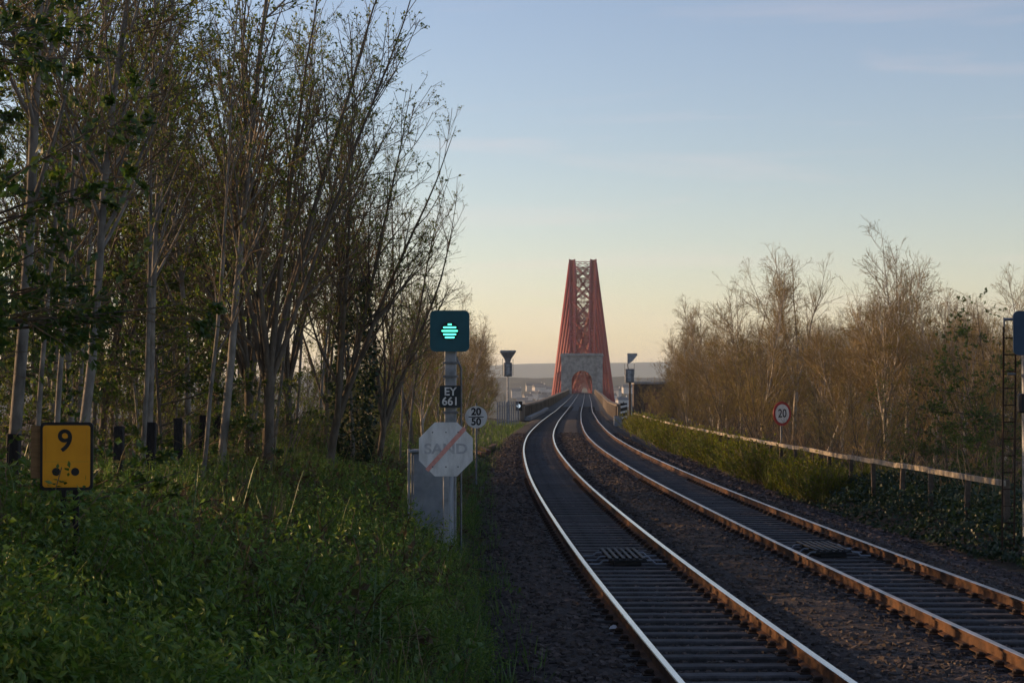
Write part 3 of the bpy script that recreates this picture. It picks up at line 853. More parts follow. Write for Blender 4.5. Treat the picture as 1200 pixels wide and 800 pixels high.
# ------------------------------------------------------------------ viaduct, portal, bridge
def axis_pt(y, off=0.0, z=0.0):
    return Vector((float(Xr(y))+AX+off, y, float(Zt(y))+z))
A_ROT = -math.atan(0.0372)
t = empty('railway_viaduct', tuple(axis_pt(197.0)))
tag(t, 'approach viaduct carrying both tracks towards the red bridge', 'viaduct')
inv = Matrix.Translation(t.location).inverted()
ysv = np.concatenate([np.arange(196, 320, 6.), np.arange(320, 721, 20.)])
def strip(name, lo, hi, zlo, zhi, m, y0=196, y1=720):
    yy = ysv[(ysv >= y0) & (ysv <= y1)]
    V, F = [], []
    for y_ in yy:
        c = axis_pt(y_)
        V += [(c.x+lo, y_, c.z+zlo), (c.x+hi, y_, c.z+zlo), (c.x+hi, y_, c.z+zhi), (c.x+lo, y_, c.z+zhi)]
    for r_ in range(len(yy)-1):
        for j in range(4): F.append([r_*4+j, r_*4+(j+1) % 4, r_*4+4+(j+1) % 4, r_*4+4+j])
    F += [[0, 3, 2, 1], [len(V)-4, len(V)-3, len(V)-2, len(V)-1]]
    o = MB().add(V, F).build(name, m, t); o.matrix_parent_inverse = inv
    return o
strip('deck', -5.4, 5.4, -1.6, -0.24, M['deck'])
strip('ballast_deck', -3.9, 3.9, -0.236, -0.20, M['ballast'], 196, 290)
for s_ in (-1, 1):
    x0, x1 = sorted((s_*4.6, s_*5.0))
    strip('parapet', x0, x1, -0.3, 1.15, M['viaduct'] if s_ > 0 else M['viaduct'])
    x0, x1 = sorted((s_*4.5, s_*5.1))
    strip('parapet_coping', x0, x1, 1.153, 1.33, M['viaduct'])
    b = MB(); y_ = 199.0
    while y_ < 715:
        c = axis_pt(y_, s_*4.56)
        b.box(c.x-0.14, c.x+0.14, y_-0.25, y_+0.25, c.z-0.2, c.z+1.15)
        y_ += 4.0 if y_ < 330 else 8.0
    o = b.build('parapet_pilasters', M['viaduct'], t); o.matrix_parent_inverse = inv; o['kind'] = 'stuff'
strip('walkway', -4.55, -3.95, -0.23, 0.12, M['galv_dark'], 196, 300)
for s_ in (-1, 1):
    b = MB()
    for k, y_ in enumerate(np.arange(320, 700, 10.)):
        a, c = axis_pt(y_, s_*3.6), axis_pt(y_+10, s_*3.6)
        b.bar(a+Vector((0, 0, -1.6)), c+Vector((0, 0, -8)), 0.3, 0.5); b.bar(a+Vector((0, 0, -8)), c+Vector((0, 0, -1.6)), 0.3, 0.5); b.bar(a+Vector((0, 0, -8)), c+Vector((0, 0, -8)), 0.5, 0.6)
    o = b.build('lattice_girder', M['bridge_red'], t); o.matrix_parent_inverse = inv
for y_ in np.arange(320, 720, 50.):
    c = axis_pt(y_)
    b = MB(); b.add([(-5, -1.7, -52-c.z), (5, -1.7, -52-c.z), (5, 1.7, -52-c.z), (-5, 1.7, -52-c.z), (-4, -1.1, -8.3), (4, -1.1, -8.3), (4, 1.1, -8.3), (-4, 1.1, -8.3)],
                    [[3, 2, 1, 0], [4, 5, 6, 7], [0, 1, 5, 4], [1, 2, 6, 5], [2, 3, 7, 6], [3, 0, 4, 7]])
    o = b.build('pier', M['granite'], t, tuple(c), (0, 0, A_ROT)); o.matrix_parent_inverse = inv

# granite portal with its arch
c = axis_pt(720.0)
t = empty('granite_portal', tuple(c), (0, 0, A_ROT))
tag(t, 'grey granite portal tower with round arch over both tracks', 'portal')
hw, hp, aw, spring = 7.35, 14.2, 3.75, 4.2
nA = 20
arc = [(-aw*math.cos(math.pi*k/nA), spring+aw*1.04*math.sin(math.pi*k/nA)) for k in range(nA+1)]
def arch_block(y0, y1, hw, z1):
    V, F = [], []
    def quad(P): 
        n = len(V); V.extend(P); F.append([n, n+1, n+2, n+3])
    for yy in (y0, y1):
        quad([(-hw, yy, -0.6), (-aw, yy, -0.6), (-aw, yy, spring), (-hw, yy, spring)])
        quad([(aw, yy, -0.6), (hw, yy, -0.6), (hw, yy, spring), (aw, yy, spring)])
        for k in range(nA):
            xa, xb = arc[k][0]*hw/aw, arc[k+1][0]*hw/aw
            quad([(arc[k][0], yy, arc[k][1]), (arc[k+1][0], yy, arc[k+1][1]), (xb, yy, z1), (xa, yy, z1)])
        quad([(-hw, yy, spring), (-aw, yy, spring), (-hw, yy, z1), (-hw, yy, z1)])if False else None
    for k in range(nA):
        quad([(arc[k][0], y0, arc[k][1]), (arc[k+1][0], y0, arc[k+1][1]), (arc[k+1][0], y1, arc[k+1][1]), (arc[k][0], y1, arc[k][1])])
    for x in (-aw, aw): quad([(x, y0, -0.6), (x, y0, spring), (x, y1, spring), (x, y1, -0.6)])
    for x in (-hw, hw): quad([(x, y0, -0.6), (x, y0, z1), (x, y1, z1), (x, y1, -0.6)])
    quad([(-hw, y0, z1), (hw, y0, z1), (hw, y1, z1), (-hw, y1, z1)])
    return V, F
V, F = arch_block(0, 9.0, hw, hp-0.9)
# triangles between pier top and the fan of the arch face
for yy in (0, 9.0):
    for s_ in (-1, 1):
        n = len(V); V += [(s_*hw, yy, spring), (s_*aw, yy, spring), (s_*hw, yy, hp-0.9)]; F.append([n, n+1, n+2])
MB().add(V, F).build('tower_wall', M['granite'], t)
b = MB(); b.box(-hw-0.5, hw+0.5, -0.6, 9.6, hp-0.9, hp-0.25, 0.1); b.box(-hw-0.25, hw+0.25, -0.3, 9.3, hp-0.25, hp+0.15, 0.05); b.build('cornice', M['granite'], t)
for s_ in (-1, 1):
    b = MB(); b.box(min(s_*5.3, s_*7.5), max(s_*5.3, s_*7.5), -0.45, -0.003, -0.6, hp-0.91)
    b.build('pilaster', M['granite'], t)
b = MB()
for k in range(nA):
    a0, a1 = math.pi*k/nA, math.pi*(k+0.94)/nA
    P = [(-q*math.cos(a), spring+q*1.04*math.sin(a)) for q, a in ((aw, a0), (aw, a1), (aw+0.8, a1), (aw+0.8, a0))]
    b.prism(P, -0.14, -0.004)
b.build('arch_ring', M['granite'], t)

# the cantilever bridge
bt = empty('cantilever_bridge', tuple(axis_pt(729.0)), (0, 0, A_ROT))
tag(bt, 'red steel cantilever railway bridge with leaning tubular towers', 'bridge')
def vv(z): return 5.0 + (61.0-z)/104.0*13.3
TOPZ, BASEZ = 61.0, -43.0
def cantilever(u0):
    c = empty('cantilever_tower', (0, u0, 0)); c.parent = bt
    mr = M['bridge_red']
    def tb(name, a, b_, r0, r1=None, k=12): return MB().tube(a, b_, r0, r1, k).build(name, mr, c, smooth=True)
    def lat(name, a, b_, w, h, cell):
        """open lattice box girder"""
        a, b_ = Vector(a), Vector(b_); d = b_-a; L = d.length; d.normalize()
        ref = Vector((0, 0, 1)) if abs(d.z) < 0.97 else Vector((0, 1, 0))
        u = d.cross(ref).normalized()*(w/2); v = d.cross(u).normalized()*(h/2)
        m_ = MB(); th = min(w, h)*0.2
        cs = [(-1, -1), (1, -1), (1, 1), (-1, 1)]
        for i_, j_ in cs: m_.bar(a+u*i_+v*j_, b_+u*i_+v*j_, th, th)
        n = max(2, int(L/cell))
        for k in range(n):
            p_, q_ = a+d*(L*k/n), a+d*(L*(k+1)/n)
            for q in range(4):
                i0, j0 = cs[q]; i1, j1 = cs[(q+1) % 4]
                m_.bar(p_+u*i0+v*j0, q_+u*i1+v*j1, th*0.6, th*0.6)
                m_.bar(p_+u*i1+v*j1, q_+u*i0+v*j0, th*0.6, th*0.6)
        return m_.build(name, mr, c)
    for s_ in (-1, 1):
        for e_ in (-22, 22): tb('tower_leg', (s_*vv(BASEZ), e_, BASEZ), (s_*vv(TOPZ), e_, TOPZ), 1.83, 1.7, 16)
        tb('tower_diagonal', (s_*vv(BASEZ), -22, BASEZ), (s_*vv(TOPZ), 22, TOPZ), 1.1)
        tb('tower_diagonal', (s_*vv(BASEZ), 22, BASEZ), (s_*vv(TOPZ), -22, TOPZ), 1.1)
        lat('top_girder', (s_*5.0, -22, TOPZ), (s_*5.0, 22, TOPZ), 2.4, 3.0, 5)
        tb('bottom_tube', (s_*vv(BASEZ), -22, BASEZ), (s_*vv(BASEZ), 22, BASEZ), 1.83)
    for e_ in (-22, 22):
        zs = [TOPZ, 56, 50, 42, 33, 23, 12, -2, -20, BASEZ]
        for k in range(len(zs)-1):
            za, zb_ = zs[k], zs[k+1]
            lat('cross_brace', (-vv(za), e_, za), (vv(zb_), e_, zb_), 0.8, 0.8, 2.2)
            lat('cross_brace', (vv(za), e_, za), (-vv(zb_), e_, zb_), 0.8, 0.8, 2.2)
            lat('cross_beam', (-vv(za), e_, za), (vv(za), e_, za), 1.0, 1.2, 2.5)
    us = [22, 66, 104, 138, 168, 195, 226]
    n = len(us)
    for dr in (-1, 1):
        tz = [TOPZ - (TOPZ-6.0)*((u-22)/204.0) for u in us]
        bz = [BASEZ + (-8-BASEZ)*(1-(1-(u-22)/204.0)**1.9) for u in us]
        tv = [5.0 - 1.6*((u-22)/204.0) for u in us]
        bv = [18.3 - 13.8*((u-22)/204.0)**0.9 for u in us]
        for s_ in (-1, 1):
            for k in range(n-1):
                lat('tension_chord', (s_*tv[k], dr*us[k], tz[k]), (s_*tv[k+1], dr*us[k+1], tz[k+1]), 2.6-0.16*k, 3.2-0.2*k, 3.5)
                tb('compression_chord', (s_*bv[k], dr*us[k], bz[k]), (s_*bv[k+1], dr*us[k+1], bz[k+1]), 1.83-0.13*k, 1.7-0.13*k)
                tb('strut', (s_*bv[k], dr*us[k], bz[k]), (s_*tv[k+1], dr*us[k+1], tz[k+1]), 1.25-0.12*k)
                lat('tie', (s_*tv[k], dr*us[k], tz[k]), (s_*bv[k+1], dr*us[k+1], bz[k+1]), 1.5-0.12*k, 1.5-0.12*k, 3.0)
        for k in range(1, n):
            lat('wind_brace', (-tv[k], dr*us[k], tz[k]), (tv[k], dr*us[k], tz[k]), 0.8, 0.8, 2.0)
            lat('wind_brace', (-tv[k-1], dr*us[k-1], tz[k-1]), (tv[k], dr*us[k], tz[k]), 0.6, 0.6, 3.0)
            lat('wind_brace', (tv[k-1], dr*us[k-1], tz[k-1]), (-tv[k], dr*us[k], tz[k]), 0.6, 0.6, 3.0)
            if k in (2, 4):
                lat('sway_brace', (-bv[k-1], dr*us[k-1], bz[k-1]), (tv[k], dr*us[k], tz[k]), 0.7, 0.7, 3.0)
                lat('sway_brace', (bv[k-1], dr*us[k-1], bz[k-1]), (-tv[k], dr*us[k], tz[k]), 0.7, 0.7, 3.0)
    b = MB(); b.box(-4.4, 4.4, -226, 226, -1.4, -0.24); b.build('inner_deck', M['deck'], c)
    b = MB()
    for s_ in (-1, 1): b.box(min(s_*4.3, s_*4.5), max(s_*4.3, s_*4.5), -226, 226, -0.24, 1.2)
    b.build('inner_parapet', mr, c)
    return c
c0 = cantilever(228.5)
for k in (1, 2):
    r_ = c0.copy(); COL.objects.link(r_); r_.location = (0, 228.5+k*560.0, 0)
    for chd in list(c0.children):
        q = chd.copy(); COL.objects.link(q); q.parent = r_
for k in (1, 2):
    b = MB(); b.box(-4.2, 4.2, -54, 54, -1.5, -0.25)
    for s_ in (-1, 1):
        for j in range(9): b.bar((s_*4.1, -54+j*12, 0), (s_*4.1, -42+j*12, 8), .5, .5); b.bar((s_*4.1, -54+j*12, 8), (s_*4.1, -42+j*12, 0), .5, .5)
        b.bar((s_*4.1, -54, 8), (s_*4.1, 54, 8), .8, .8)
    o = b.build('suspended_span', M['bridge_red'], bt, (0, 228.5+(k-0.5)*560.0, 0))

# houses on the far shore
hs = [(612, 2560, 14), (618, 2590, 11), (622, 2540, 16), (628, 2610, 12), (632, 2650, 18), (637, 2570, 12), (641, 2600, 13), (646, 2640, 12), (626, 2680, 22), (716, 2580, 13), (722, 2620, 12), (729, 2560, 15), (735, 2640, 13), (748, 2600, 12), (605, 2620, 13)]
hl = ['white gabled house on the far shore, highest of the row', 'pale house']
for k, (px, Y_, w_) in enumerate(hs):
    x_ = (px-600)/2333*Y_; z_ = float(z_shore(np.array(x_), np.array(Y_)))
    t = empty('house', (x_, Y_, z_-1.5), (0, 0, R(random.uniform(-40, 40))))
    side = 'left' if px < 680 else 'right'
    same = sorted(h[0] for h in hs if (h[0] < 680) == (px < 680)); o_ = same.index(px)+1
    tag(t, 'small pale gabled house on far shore, %s from left, %s of the bridge' % (['first', 'second', 'third', 'fourth', 'fifth', 'sixth', 'seventh', 'eighth', 'ninth', 'tenth'][o_-1], side), 'house', 'houses on the far shore %s of the bridge' % side)
    h_ = 6+random.random()*3; dpt = 8
    b = MB(); b.prism([(-w_/2, 0), (w_/2, 0), (w_/2, h_+1.5), (-w_/2, h_+1.5)], -dpt/2, dpt/2); b.build('wall', M['houses'], t)
    rf = MB(); rf.add([(-w_/2-.4, -dpt/2-.5, h_+1.5), (w_/2+.4, -dpt/2-.5, h_+1.5), (w_/2+.4, dpt/2+.5, h_+1.5), (-w_/2-.4, dpt/2+.5, h_+1.5), (-w_/2-.4, 0, h_+5.5), (w_/2+.4, 0, h_+5.5)],
                      [[0, 1, 5, 4], [2, 3, 4, 5], [3, 0, 4], [1, 2, 5], [0, 3, 2, 1]])
    r0 = rf.build('roof', M['roof'], t)
    cb = MB(); cb.box(w_/2-1.6, w_/2-0.4, -0.6, 0.6, h_+4, h_+7); cb.build('chimney', M['houses'], r0)

# ------------------------------------------------------------------ vegetation generators
def tubes(groups):
    """groups: list of (P (N,n,3), Rad (N,n), k)"""
    Vs, Fs, n0 = [], [], 0
    for P, Rad, k in groups:
        N, n, _ = P.shape
        T = np.empty_like(P); T[:, 1:-1] = P[:, 2:]-P[:, :-2]; T[:, 0] = P[:, 1]-P[:, 0]; T[:, -1] = P[:, -1]-P[:, -2]
        T /= np.linalg.norm(T, axis=-1, keepdims=True)+1e-9
        main = P[:, -1]-P[:, 0]
        ref = np.where((np.abs(main[:, 2]) > 0.8*np.linalg.norm(main, axis=-1))[:, None], np.array([[1., 0, 0]]), np.array([[0, 0, 1.]]))
        U = np.cross(T, ref[:, None, :]); U /= np.linalg.norm(U, axis=-1, keepdims=True)+1e-9
        W = np.cross(T, U)
        a = 2*np.pi*np.arange(k)/k
        V = P[:, :, None] + Rad[:, :, None, None]*(U[:, :, None]*np.cos(a)[None, None, :, None] + W[:, :, None]*np.sin(a)[None, None, :, None])
        idx = np.arange(N*n*k).reshape(N, n, k) + n0
        nx = np.roll(idx, -1, axis=2)
        F = np.stack([idx[:, :-1], nx[:, :-1], nx[:, 1:], idx[:, 1:]], -1).reshape(-1, 4)
        Vs.append(V.reshape(-1, 3)); Fs.append(F); n0 += N*n*k
    return np.concatenate(Vs), np.concatenate(Fs)

def grow(rg, S, D, L, n, wob, up):
    """N polylines from S along D, length L, n points, random wander, upward pull"""
    N = len(S); P = np.empty((N, n, 3)); P[:, 0] = S; d = D.copy()
    for i in range(1, n):
        d = d + rg.normal(0, wob, (N, 3)); d[:, 2] += up
        d /= np.linalg.norm(d, axis=-1, keepdims=True)+1e-9
        P[:, i] = P[:, i-1] + d*(L/(n-1))[:, None]
    return P

def sample(P, Rad, which, t):
    n = P.shape[1]; f = t*(n-1); i = np.minimum(f.astype(int), n-2); w = (f-i)[:, None]
    p = P[which, i]*(1-w)+P[which, i+1]*w
    d = P[which, i+1]-P[which, i]; d = d/(np.linalg.norm(d, axis=-1, keepdims=True)+1e-9)
    r = Rad[which, i]*(1-w[:, 0])+Rad[which, i+1]*w[:, 0]
    return p, d, r

def side_dirs(rg, d, ang):
    N = len(d)
    q = rg.normal(0, 1, (N, 3)); q -= (q*d).sum(-1, keepdims=True)*d
    q /= np.linalg.norm(q, axis=-1, keepdims=True)+1e-9
    return d*np.cos(ang)[:, None]+q*np.sin(ang)[:, None]

def leaf_geo(rg, P, D, size, ratio=0.55, droop=0.3, fold=0.25):
    N = len(P)
    D = D + rg.normal(0, 0.6, (N, 3)); D[:, 2] -= droop
    D /= np.linalg.norm(D, axis=-1, keepdims=True)+1e-9
    q = rg.normal(0, 1, (N, 3)); q[:, 2] *= 0.5; q -= (q*D).sum(-1, keepdims=True)*D; q /= np.linalg.norm(q, axis=-1, keepdims=True)+1e-9
    nrm = np.cross(D, q)
    s = size[:, None]
    V = np.stack([P, P+D*s*0.5+q*s*ratio*0.5+nrm*s*fold*0.3, P+D*s, P+D*s*0.5-q*s*ratio*0.5+nrm*s*fold*0.3], 1)
    i = np.arange(N)[:, None]*4
    F = np.concatenate([i+np.array([[0, 1, 2]]), i+np.array([[0, 2, 3]])])
    return V.reshape(-1, 3), F

def gen_tree(seed, H, r0, leaders=1, fork=0.4, n1=26, low=0.25, ang=(25, 55), len1=0.42, l2=0.30, l3=0.16, leaf=0, leafsize=0.05, wob=0.05, up=0.06, spread=0.22, lean=(0, 0), bark='bark_grey', twig='twig', leafm='leaf_tree', leaf_low=0.0, tier=False):
    rg = np.random.default_rng(seed)
    groups_t, groups_c = [], []
    def rad(N, n, a, b, pw=1.0):
        t = np.linspace(0, 1, n)[None]**pw
        return a[:, None]*(1-t)+b[:, None]*t
    n0 = 12
    if leaders == 1:
        S = np.array([[0, 0, -0.3]]); D = np.array([[lean[0], lean[1], 1.0]]); D /= np.linalg.norm(D)
        P0 = grow(rg, S, D, np.array([H+0.3]), n0, wob*0.7, 0.015)
        R0 = rad(1, n0, np.array([r0]), np.array([r0*0.08]), 0.9)
        groups_t.append((P0, R0, 9)); lows = np.array([low])
    else:
        S = np.array([[0, 0, -0.3]]); D = np.array([[lean[0], lean[1], 1.0]]); D /= np.linalg.norm(D)
        hf = H*fork
        Pb = grow(rg, S, D, np.array([hf+0.3]), 6, wob*0.5, 0.01); Rb = rad(1, 6, np.array([r0]), np.array([r0*0.8]))
        groups_t.append((Pb, Rb, 9))
        az = rg.random()*6.28 + np.arange(leaders)*6.283/leaders + rg.normal(0, 0.3, leaders)
        tilt = spread*(0.5+rg.random(leaders))
        D = np.stack([np.cos(az)*tilt, np.sin(az)*tilt, np.ones(leaders)], -1)+np.array([[lean[0], lean[1], 0]]); D /= np.linalg.norm(D, axis=-1, keepdims=True)
        st = Pb[0, -1] - np.array([0, 0, 0.15]) - rg.random((leaders, 1))*np.array([[0, 0, hf*0.25]])
        P0 = grow(rg, st, D, (H-hf)*(0.8+0.3*rg.random(leaders)), n0, wob, 0.03)
        R0 = rad(leaders, n0, r0*(0.45+0.3*rg.random(leaders)), np.full(leaders, r0*0.05), 0.8)
        groups_t.append((P0, R0, 7)); lows = np.full(leaders, 0.06)
    NL = len(P0)
    # first branches
    N1 = n1; wh = rg.integers(0, NL, N1); t = lows[wh]+(0.97-lows[wh])*rg.random(N1)**0.75
    p, d, r = sample(P0, R0, wh, t)
    a = np.radians(ang[0]+(ang[1]-ang[0])*rg.random(N1))
    D1 = side_dirs(rg, d, a)
    L1 = H*len1*(0.32+0.68*(1-t))*(0.6+0.6*rg.random(N1))
    if tier: D1[:, 2] *= 0.4; D1 /= np.linalg.norm(D1, axis=-1, keepdims=True)
    P1 = grow(rg, p, D1, L1, 8, wob*1.3, 0.0 if tier else up)
    R1 = rad(N1, 8, np.minimum(r*0.6, 0.012+L1*0.012), np.full(N1, 0.006))
    groups_t.append((P1, R1, 5))
    # second
    cnt = np.maximum(2, (L1/l2).astype(int)); wh = np.repeat(np.arange(N1), cnt); N2 = len(wh)
    t = 0.15+0.83*rg.random(N2)
    p, d, r = sample(P1, R1, wh, t)
    D2 = side_dirs(rg, d, np.radians(25+35*rg.random(N2)))
    L2 = np.clip(L1[wh]*(0.5*(1-t)+0.16)*(0.6+0.8*rg.random(N2)), 0.25, 2.2)
    if tier: D2[:, 2] *= 0.35; D2 /= np.linalg.norm(D2, axis=-1, keepdims=True)
    P2 = grow(rg, p, D2, L2, 5, wob*1.6, 0.0 if tier else up*0.9)
    R2 = rad(N2, 5, np.minimum(r*0.7, 0.006+L2*0.006), np.full(N2, 0.004))
    groups_c.append((P2, R2, 4))
    # leader twigs
    cnt0 = max(4, int(H*1.5)); wh0 = rg.integers(0, NL, cnt0); t0 = 0.5+0.48*rg.random(cnt0)
    # third
    cnt = np.maximum(1, (L2/l3).astype(int)); wh = np.repeat(np.arange(N2), cnt); N3 = len(wh)
    t = 0.1+0.88*rg.random(N3)
    p, d, r = sample(P2, R2, wh, t)
    D3 = side_dirs(rg, d, np.radians(20+40*rg.random(N3)))
    L3 = np.clip(L2[wh]*(0.45*(1-t)+0.25)*(0.6+0.9*rg.random(N3)), 0.16, 0.9)
    P3 = grow(rg, p, D3, L3, 4, wob*2.0, up*0.7)
    R3 = rad(N3, 4, np.minimum(r*0.8, 0.0055+0*L3), np.full(N3, 0.0032))
    groups_c.append((P3, R3, 3))
    Vt, Ft = tubes(groups_t); Vc, Fc = tubes(groups_c)
    me_t = mesh_np('trunk', Vt, [Ft], [M[bark]], smooth=True)
    if leaf > 0:
        wh = rg.integers(0, N3, leaf); t = 0.25+0.75*rg.random(leaf)
        p, d, r = sample(P3, R3, wh, t)
        keep = p[:, 2] > leaf_low*H
        # clumped: drop leaves on some twigs
        bad = rg.random(N2) < 0.25
        keep &= ~bad[np.repeat(np.arange(N2), cnt)[wh]]
        p, d = p[keep], d[keep]
        p = p + rg.normal(0, 0.02, p.shape)
        Vl, Fl = leaf_geo(rg, p, d, leafsize*(0.6+0.8*rg.random(len(p))), 0.6)
        me_c = mesh_np('crown', np.concatenate([Vc, Vl]), [Fc, Fl+len(Vc)], [M[twig], M[leafm]], [0, 1])
    else:
        me_c = mesh_np('crown', Vc, [Fc], [M[twig]])
    return me_t, me_c

VAR = {}
# left wood: tall slender stems, forked trees with young leaf, dark leafy understorey
VAR['tall'] = [gen_tree(100+k, 14, 0.085, n1=40, low=0.25, ang=(20, 46), len1=0.25, l3=0.2, leaf=5600, leafsize=0.065, wob=0.035, bark='bark_pale', leaf_low=0.2) for k in range(3)]
VAR['pole'] = [gen_tree(140+k, 12.5, 0.05, n1=30, low=0.22, ang=(18, 42), len1=0.23, l3=0.2, leaf=3600, leafsize=0.06, wob=0.03, bark='bark_pale') for k in range(4)]
VAR['fork'] = [gen_tree(180+k, 11.5, 0.115, leaders=5+k % 2, fork=0.20, n1=74, ang=(16, 42), len1=0.26, l3=0.18, leaf=8000, leafsize=0.056, wob=0.04, spread=0.26, bark='bark_grey', leaf_low=0.15) for k in range(3)]
VAR['leafy'] = [gen_tree(220+k, 10.0, 0.06, n1=50, low=0.06, ang=(45, 80), len1=0.32, l2=0.36, l3=0.24, leaf=13000, leafsize=0.10, tier=True, bark='bark_grey', leafm='leaf_dark') for k in range(2)]
VAR['brush'] = [gen_tree(260+k, 6.0, 0.032, leaders=9, fork=0.03, n1=54, ang=(15, 42), len1=0.32, l3=0.2, leaf=4500, leafsize=0.06, spread=0.42, bark='bark_grey', leafm='leaf_tree') for k in range(3)]
# right wood: bare brown crowns on pale stems
VAR['bare'] = [gen_tree(300+k, 9.5, 0.105, leaders=2+k, fork=0.16+0.05*k, n1=84, ang=(22, 58), len1=0.28, l2=0.24, l3=0.13, leaf=4200, leafsize=0.042, spread=0.28, bark='bark_birch', twig='twig_warm', leafm='leaf_bud') for k in range(4)]
VAR['thicket'] = [gen_tree(340+k, 5.5, 0.045, leaders=9, fork=0.03, n1=66, ang=(15, 45), len1=0.34, l2=0.24, l3=0.13, leaf=4500, leafsize=0.05, spread=0.5, bark='bark_grey', twig='twig_warm', leafm='leaf_bud') for k in range(3)]

def tree(kind, var, x, y, label, group, cat='tree', scale=1.0, lean=(0, 0), rz=None, name=None, sink=0.05, hz=1.0):
    tm, cm = VAR[kind][var % len(VAR[kind])]
    rz = random.uniform(0, 6.283) if rz is None else rz
    nm = name or {'tall': 'slender_tree', 'pole': 'pole_tree', 'fork': 'forked_tree', 'leafy': 'leafy_tree', 'brush': 'brushwood_bush', 'bare': 'bare_tree', 'thicket': 'thicket_bush'}[kind]
    e = empty(nm, (x, y, float(zg(x, y))-sink))
    e.rotation_mode = 'XYZ'
    Mx = Matrix.Rotation(lean[0], 3, 'Y') @ Matrix.Rotation(-lean[1], 3, 'X') @ Matrix.Rotation(rz, 3, 'Z')
    e.rotation_euler = Mx.to_euler()
    e.scale = (scale, scale, scale*hz)
    tag(e, label, cat, group)
    link('trunk' if cat == 'tree' else 'stems', tm, e); link('crown' if cat == 'tree' else 'twigs', cm, e)
    return e

# ---- left wood: the trees one can tell apart
def gx(px, Y_): return (px-600)/2333*Y_
GL = 'trees of the left hand wood'
tree('tall', 0, gx(8, 24.5), 24.5, 'thick pale grey trunk at the far left edge of the wood', GL, scale=1.05, lean=(0.06, 0))
tree('tall', 1, gx(84, 27.0), 27.0, 'pale slender trunk leaning right, just above the yellow board', GL, scale=0.95, lean=(0.115, 0))
tree('pole', 0, gx(66, 29.0), 29.0, 'thin pale stem left of the leaning trunk above the yellow board', GL, lean=(0.05, 0))
tree('pole', 1, gx(38, 31.0), 31.0, 'thin grey stem between thick left edge trunk and the yellow board', GL, lean=(0.03, 0))
tree('tall', 2, gx(172, 36.0), 36.0, 'grey trunk rising behind the second dark fence post', GL, scale=0.9, lean=(0.06, 0))
tree('pole', 2, gx(166, 33.0), 33.0, 'thin stem beside the grey trunk behind the fence posts', GL, lean=(0.02, 0))
tree('tall', 0, gx(222, 40.0), 40.0, 'slim trunk leaning left behind the third dark fence post', GL, scale=0.85, lean=(-0.03, 0), rz=2.0)
tree('fork', 0, gx(312, 38.0), 38.0, 'thick pale forked tree with many rising limbs mid wood', GL, scale=1.08, lean=(0.0, 0), rz=0.6)
tree('fork', 1, gx(293, 42.0), 42.0, 'grey forked tree close behind the thick pale forked tree', GL, scale=0.95, lean=(-0.04, 0))
tree('fork', 2, gx(382, 44.0), 44.0, 'dark trunk curving right with crown reaching out over the signal', GL, scale=0.92, lean=(0.16, 0), rz=1.2)
tree('tall', 1, gx(415, 47.0), 47.0, 'upright trunk wrapped in dark ivy, right of the forked trees', GL, scale=0.72, rz=4.0)
tree('fork', 1, gx(440, 52.0), 52.0, 'forked tree with feathery crown left of the green signal', GL, scale=0.80, lean=(0.10, 0), rz=3.0)
tree('pole', 0, gx(470, 58.0), 58.0, 'thin upright tree just left of the green signal head', GL, scale=0.75, lean=(0.02, 0), rz=1.0)
tree('fork', 0, gx(480, 66.0), 66.0, 'bare spreading tree behind the green signal', GL, scale=0.72, lean=(0.05, 0), rz=2.2)

for k, (px, Y_, s_, lb) in enumerate(((538, 96, 0.72, 'bare tree just right of the green signal head'), (547, 112, 0.78, 'bare tree behind the white 20 over 50 board'), (554, 126, 0.82, 'bare tree between the 20 over 50 board and flared lamp post'),
        (555, 142, 0.86, 'bare tree second left of the flared lamp post'), (560, 160, 0.84, 'bare tree close left of the flared lamp post'), (569, 168, 0.74, 'smaller bare tree nearest the flared lamp post'))):
    tree('bare', k, gx(px, Y_), Y_, lb, GL, scale=s_)
# random wood behind
random.seed(21)
def scatter_trees(n, xr, yr, kinds, label, group, mind, scale, taken, cat='tree', cond=None):
    k = 0; tries = 0
    while k < n and tries < n*60:
        tries += 1
        y = random.uniform(*yr); dd = random.uniform(*xr)
        x = float(Xr(y)) - dd
        if cond and not cond(x, y): continue
        if any((x-a)**2+(y-b_)**2 < mind**2 for a, b_ in taken): continue
        taken.append((x, y))
        kind = random.choice(kinds)
        tree(kind, random.randrange(4), x, y, label, group, cat, random.uniform(*scale), (random.uniform(-0.08, 0.08), random.uniform(-0.05, 0.05)))
        k += 1
taken = [(o.location.x, o.location.y) for o in SC.objects if o.get('category') == 'tree']
def infr(x, y): return x/y*2333 > -680     # only trees the picture can show
scatter_trees(30, (6.0, 11), (31, 66), ['pole', 'pole', 'tall', 'pole', 'fork'], 'slender budding tree in the crowd of stems left of the line', 'crowded stems of the left wood', 1.1, (0.75, 1.05), taken, cond=infr)
scatter_trees(4, (9, 14), (44, 70), ['pole', 'fork', 'tall', 'fork'], 'tree deep inside the left hand wood behind the nearer stems', 'deep trees of the left wood', 1.8, (0.75, 1.05), taken, cond=infr)
scatter_trees(9, (7.5, 11), (33, 58), ['leafy'], 'dark leafy understorey tree with tiers of leaves in the left wood', 'leafy understorey trees of the left wood', 1.6, (0.6, 1.0), taken, cond=lambda x, y: infr(x, y) and x/y*2333 < -280 and y > 33)
scatter_trees(28, (4.6, 10), (34, 74), ['brush'], 'low brushwood bush with thin rising stems under the left trees', 'brushwood under the left trees', 1.0, (0.4, 0.72), taken, 'bush', cond=infr)
scatter_trees(14, (3.0, 7.0), (60, 92), ['brush', 'pole', 'brush', 'brush'], 'small brown tree on the left bank beyond the green signal', 'small trees beyond the signal', 1.6, (0.5, 0.8), taken)
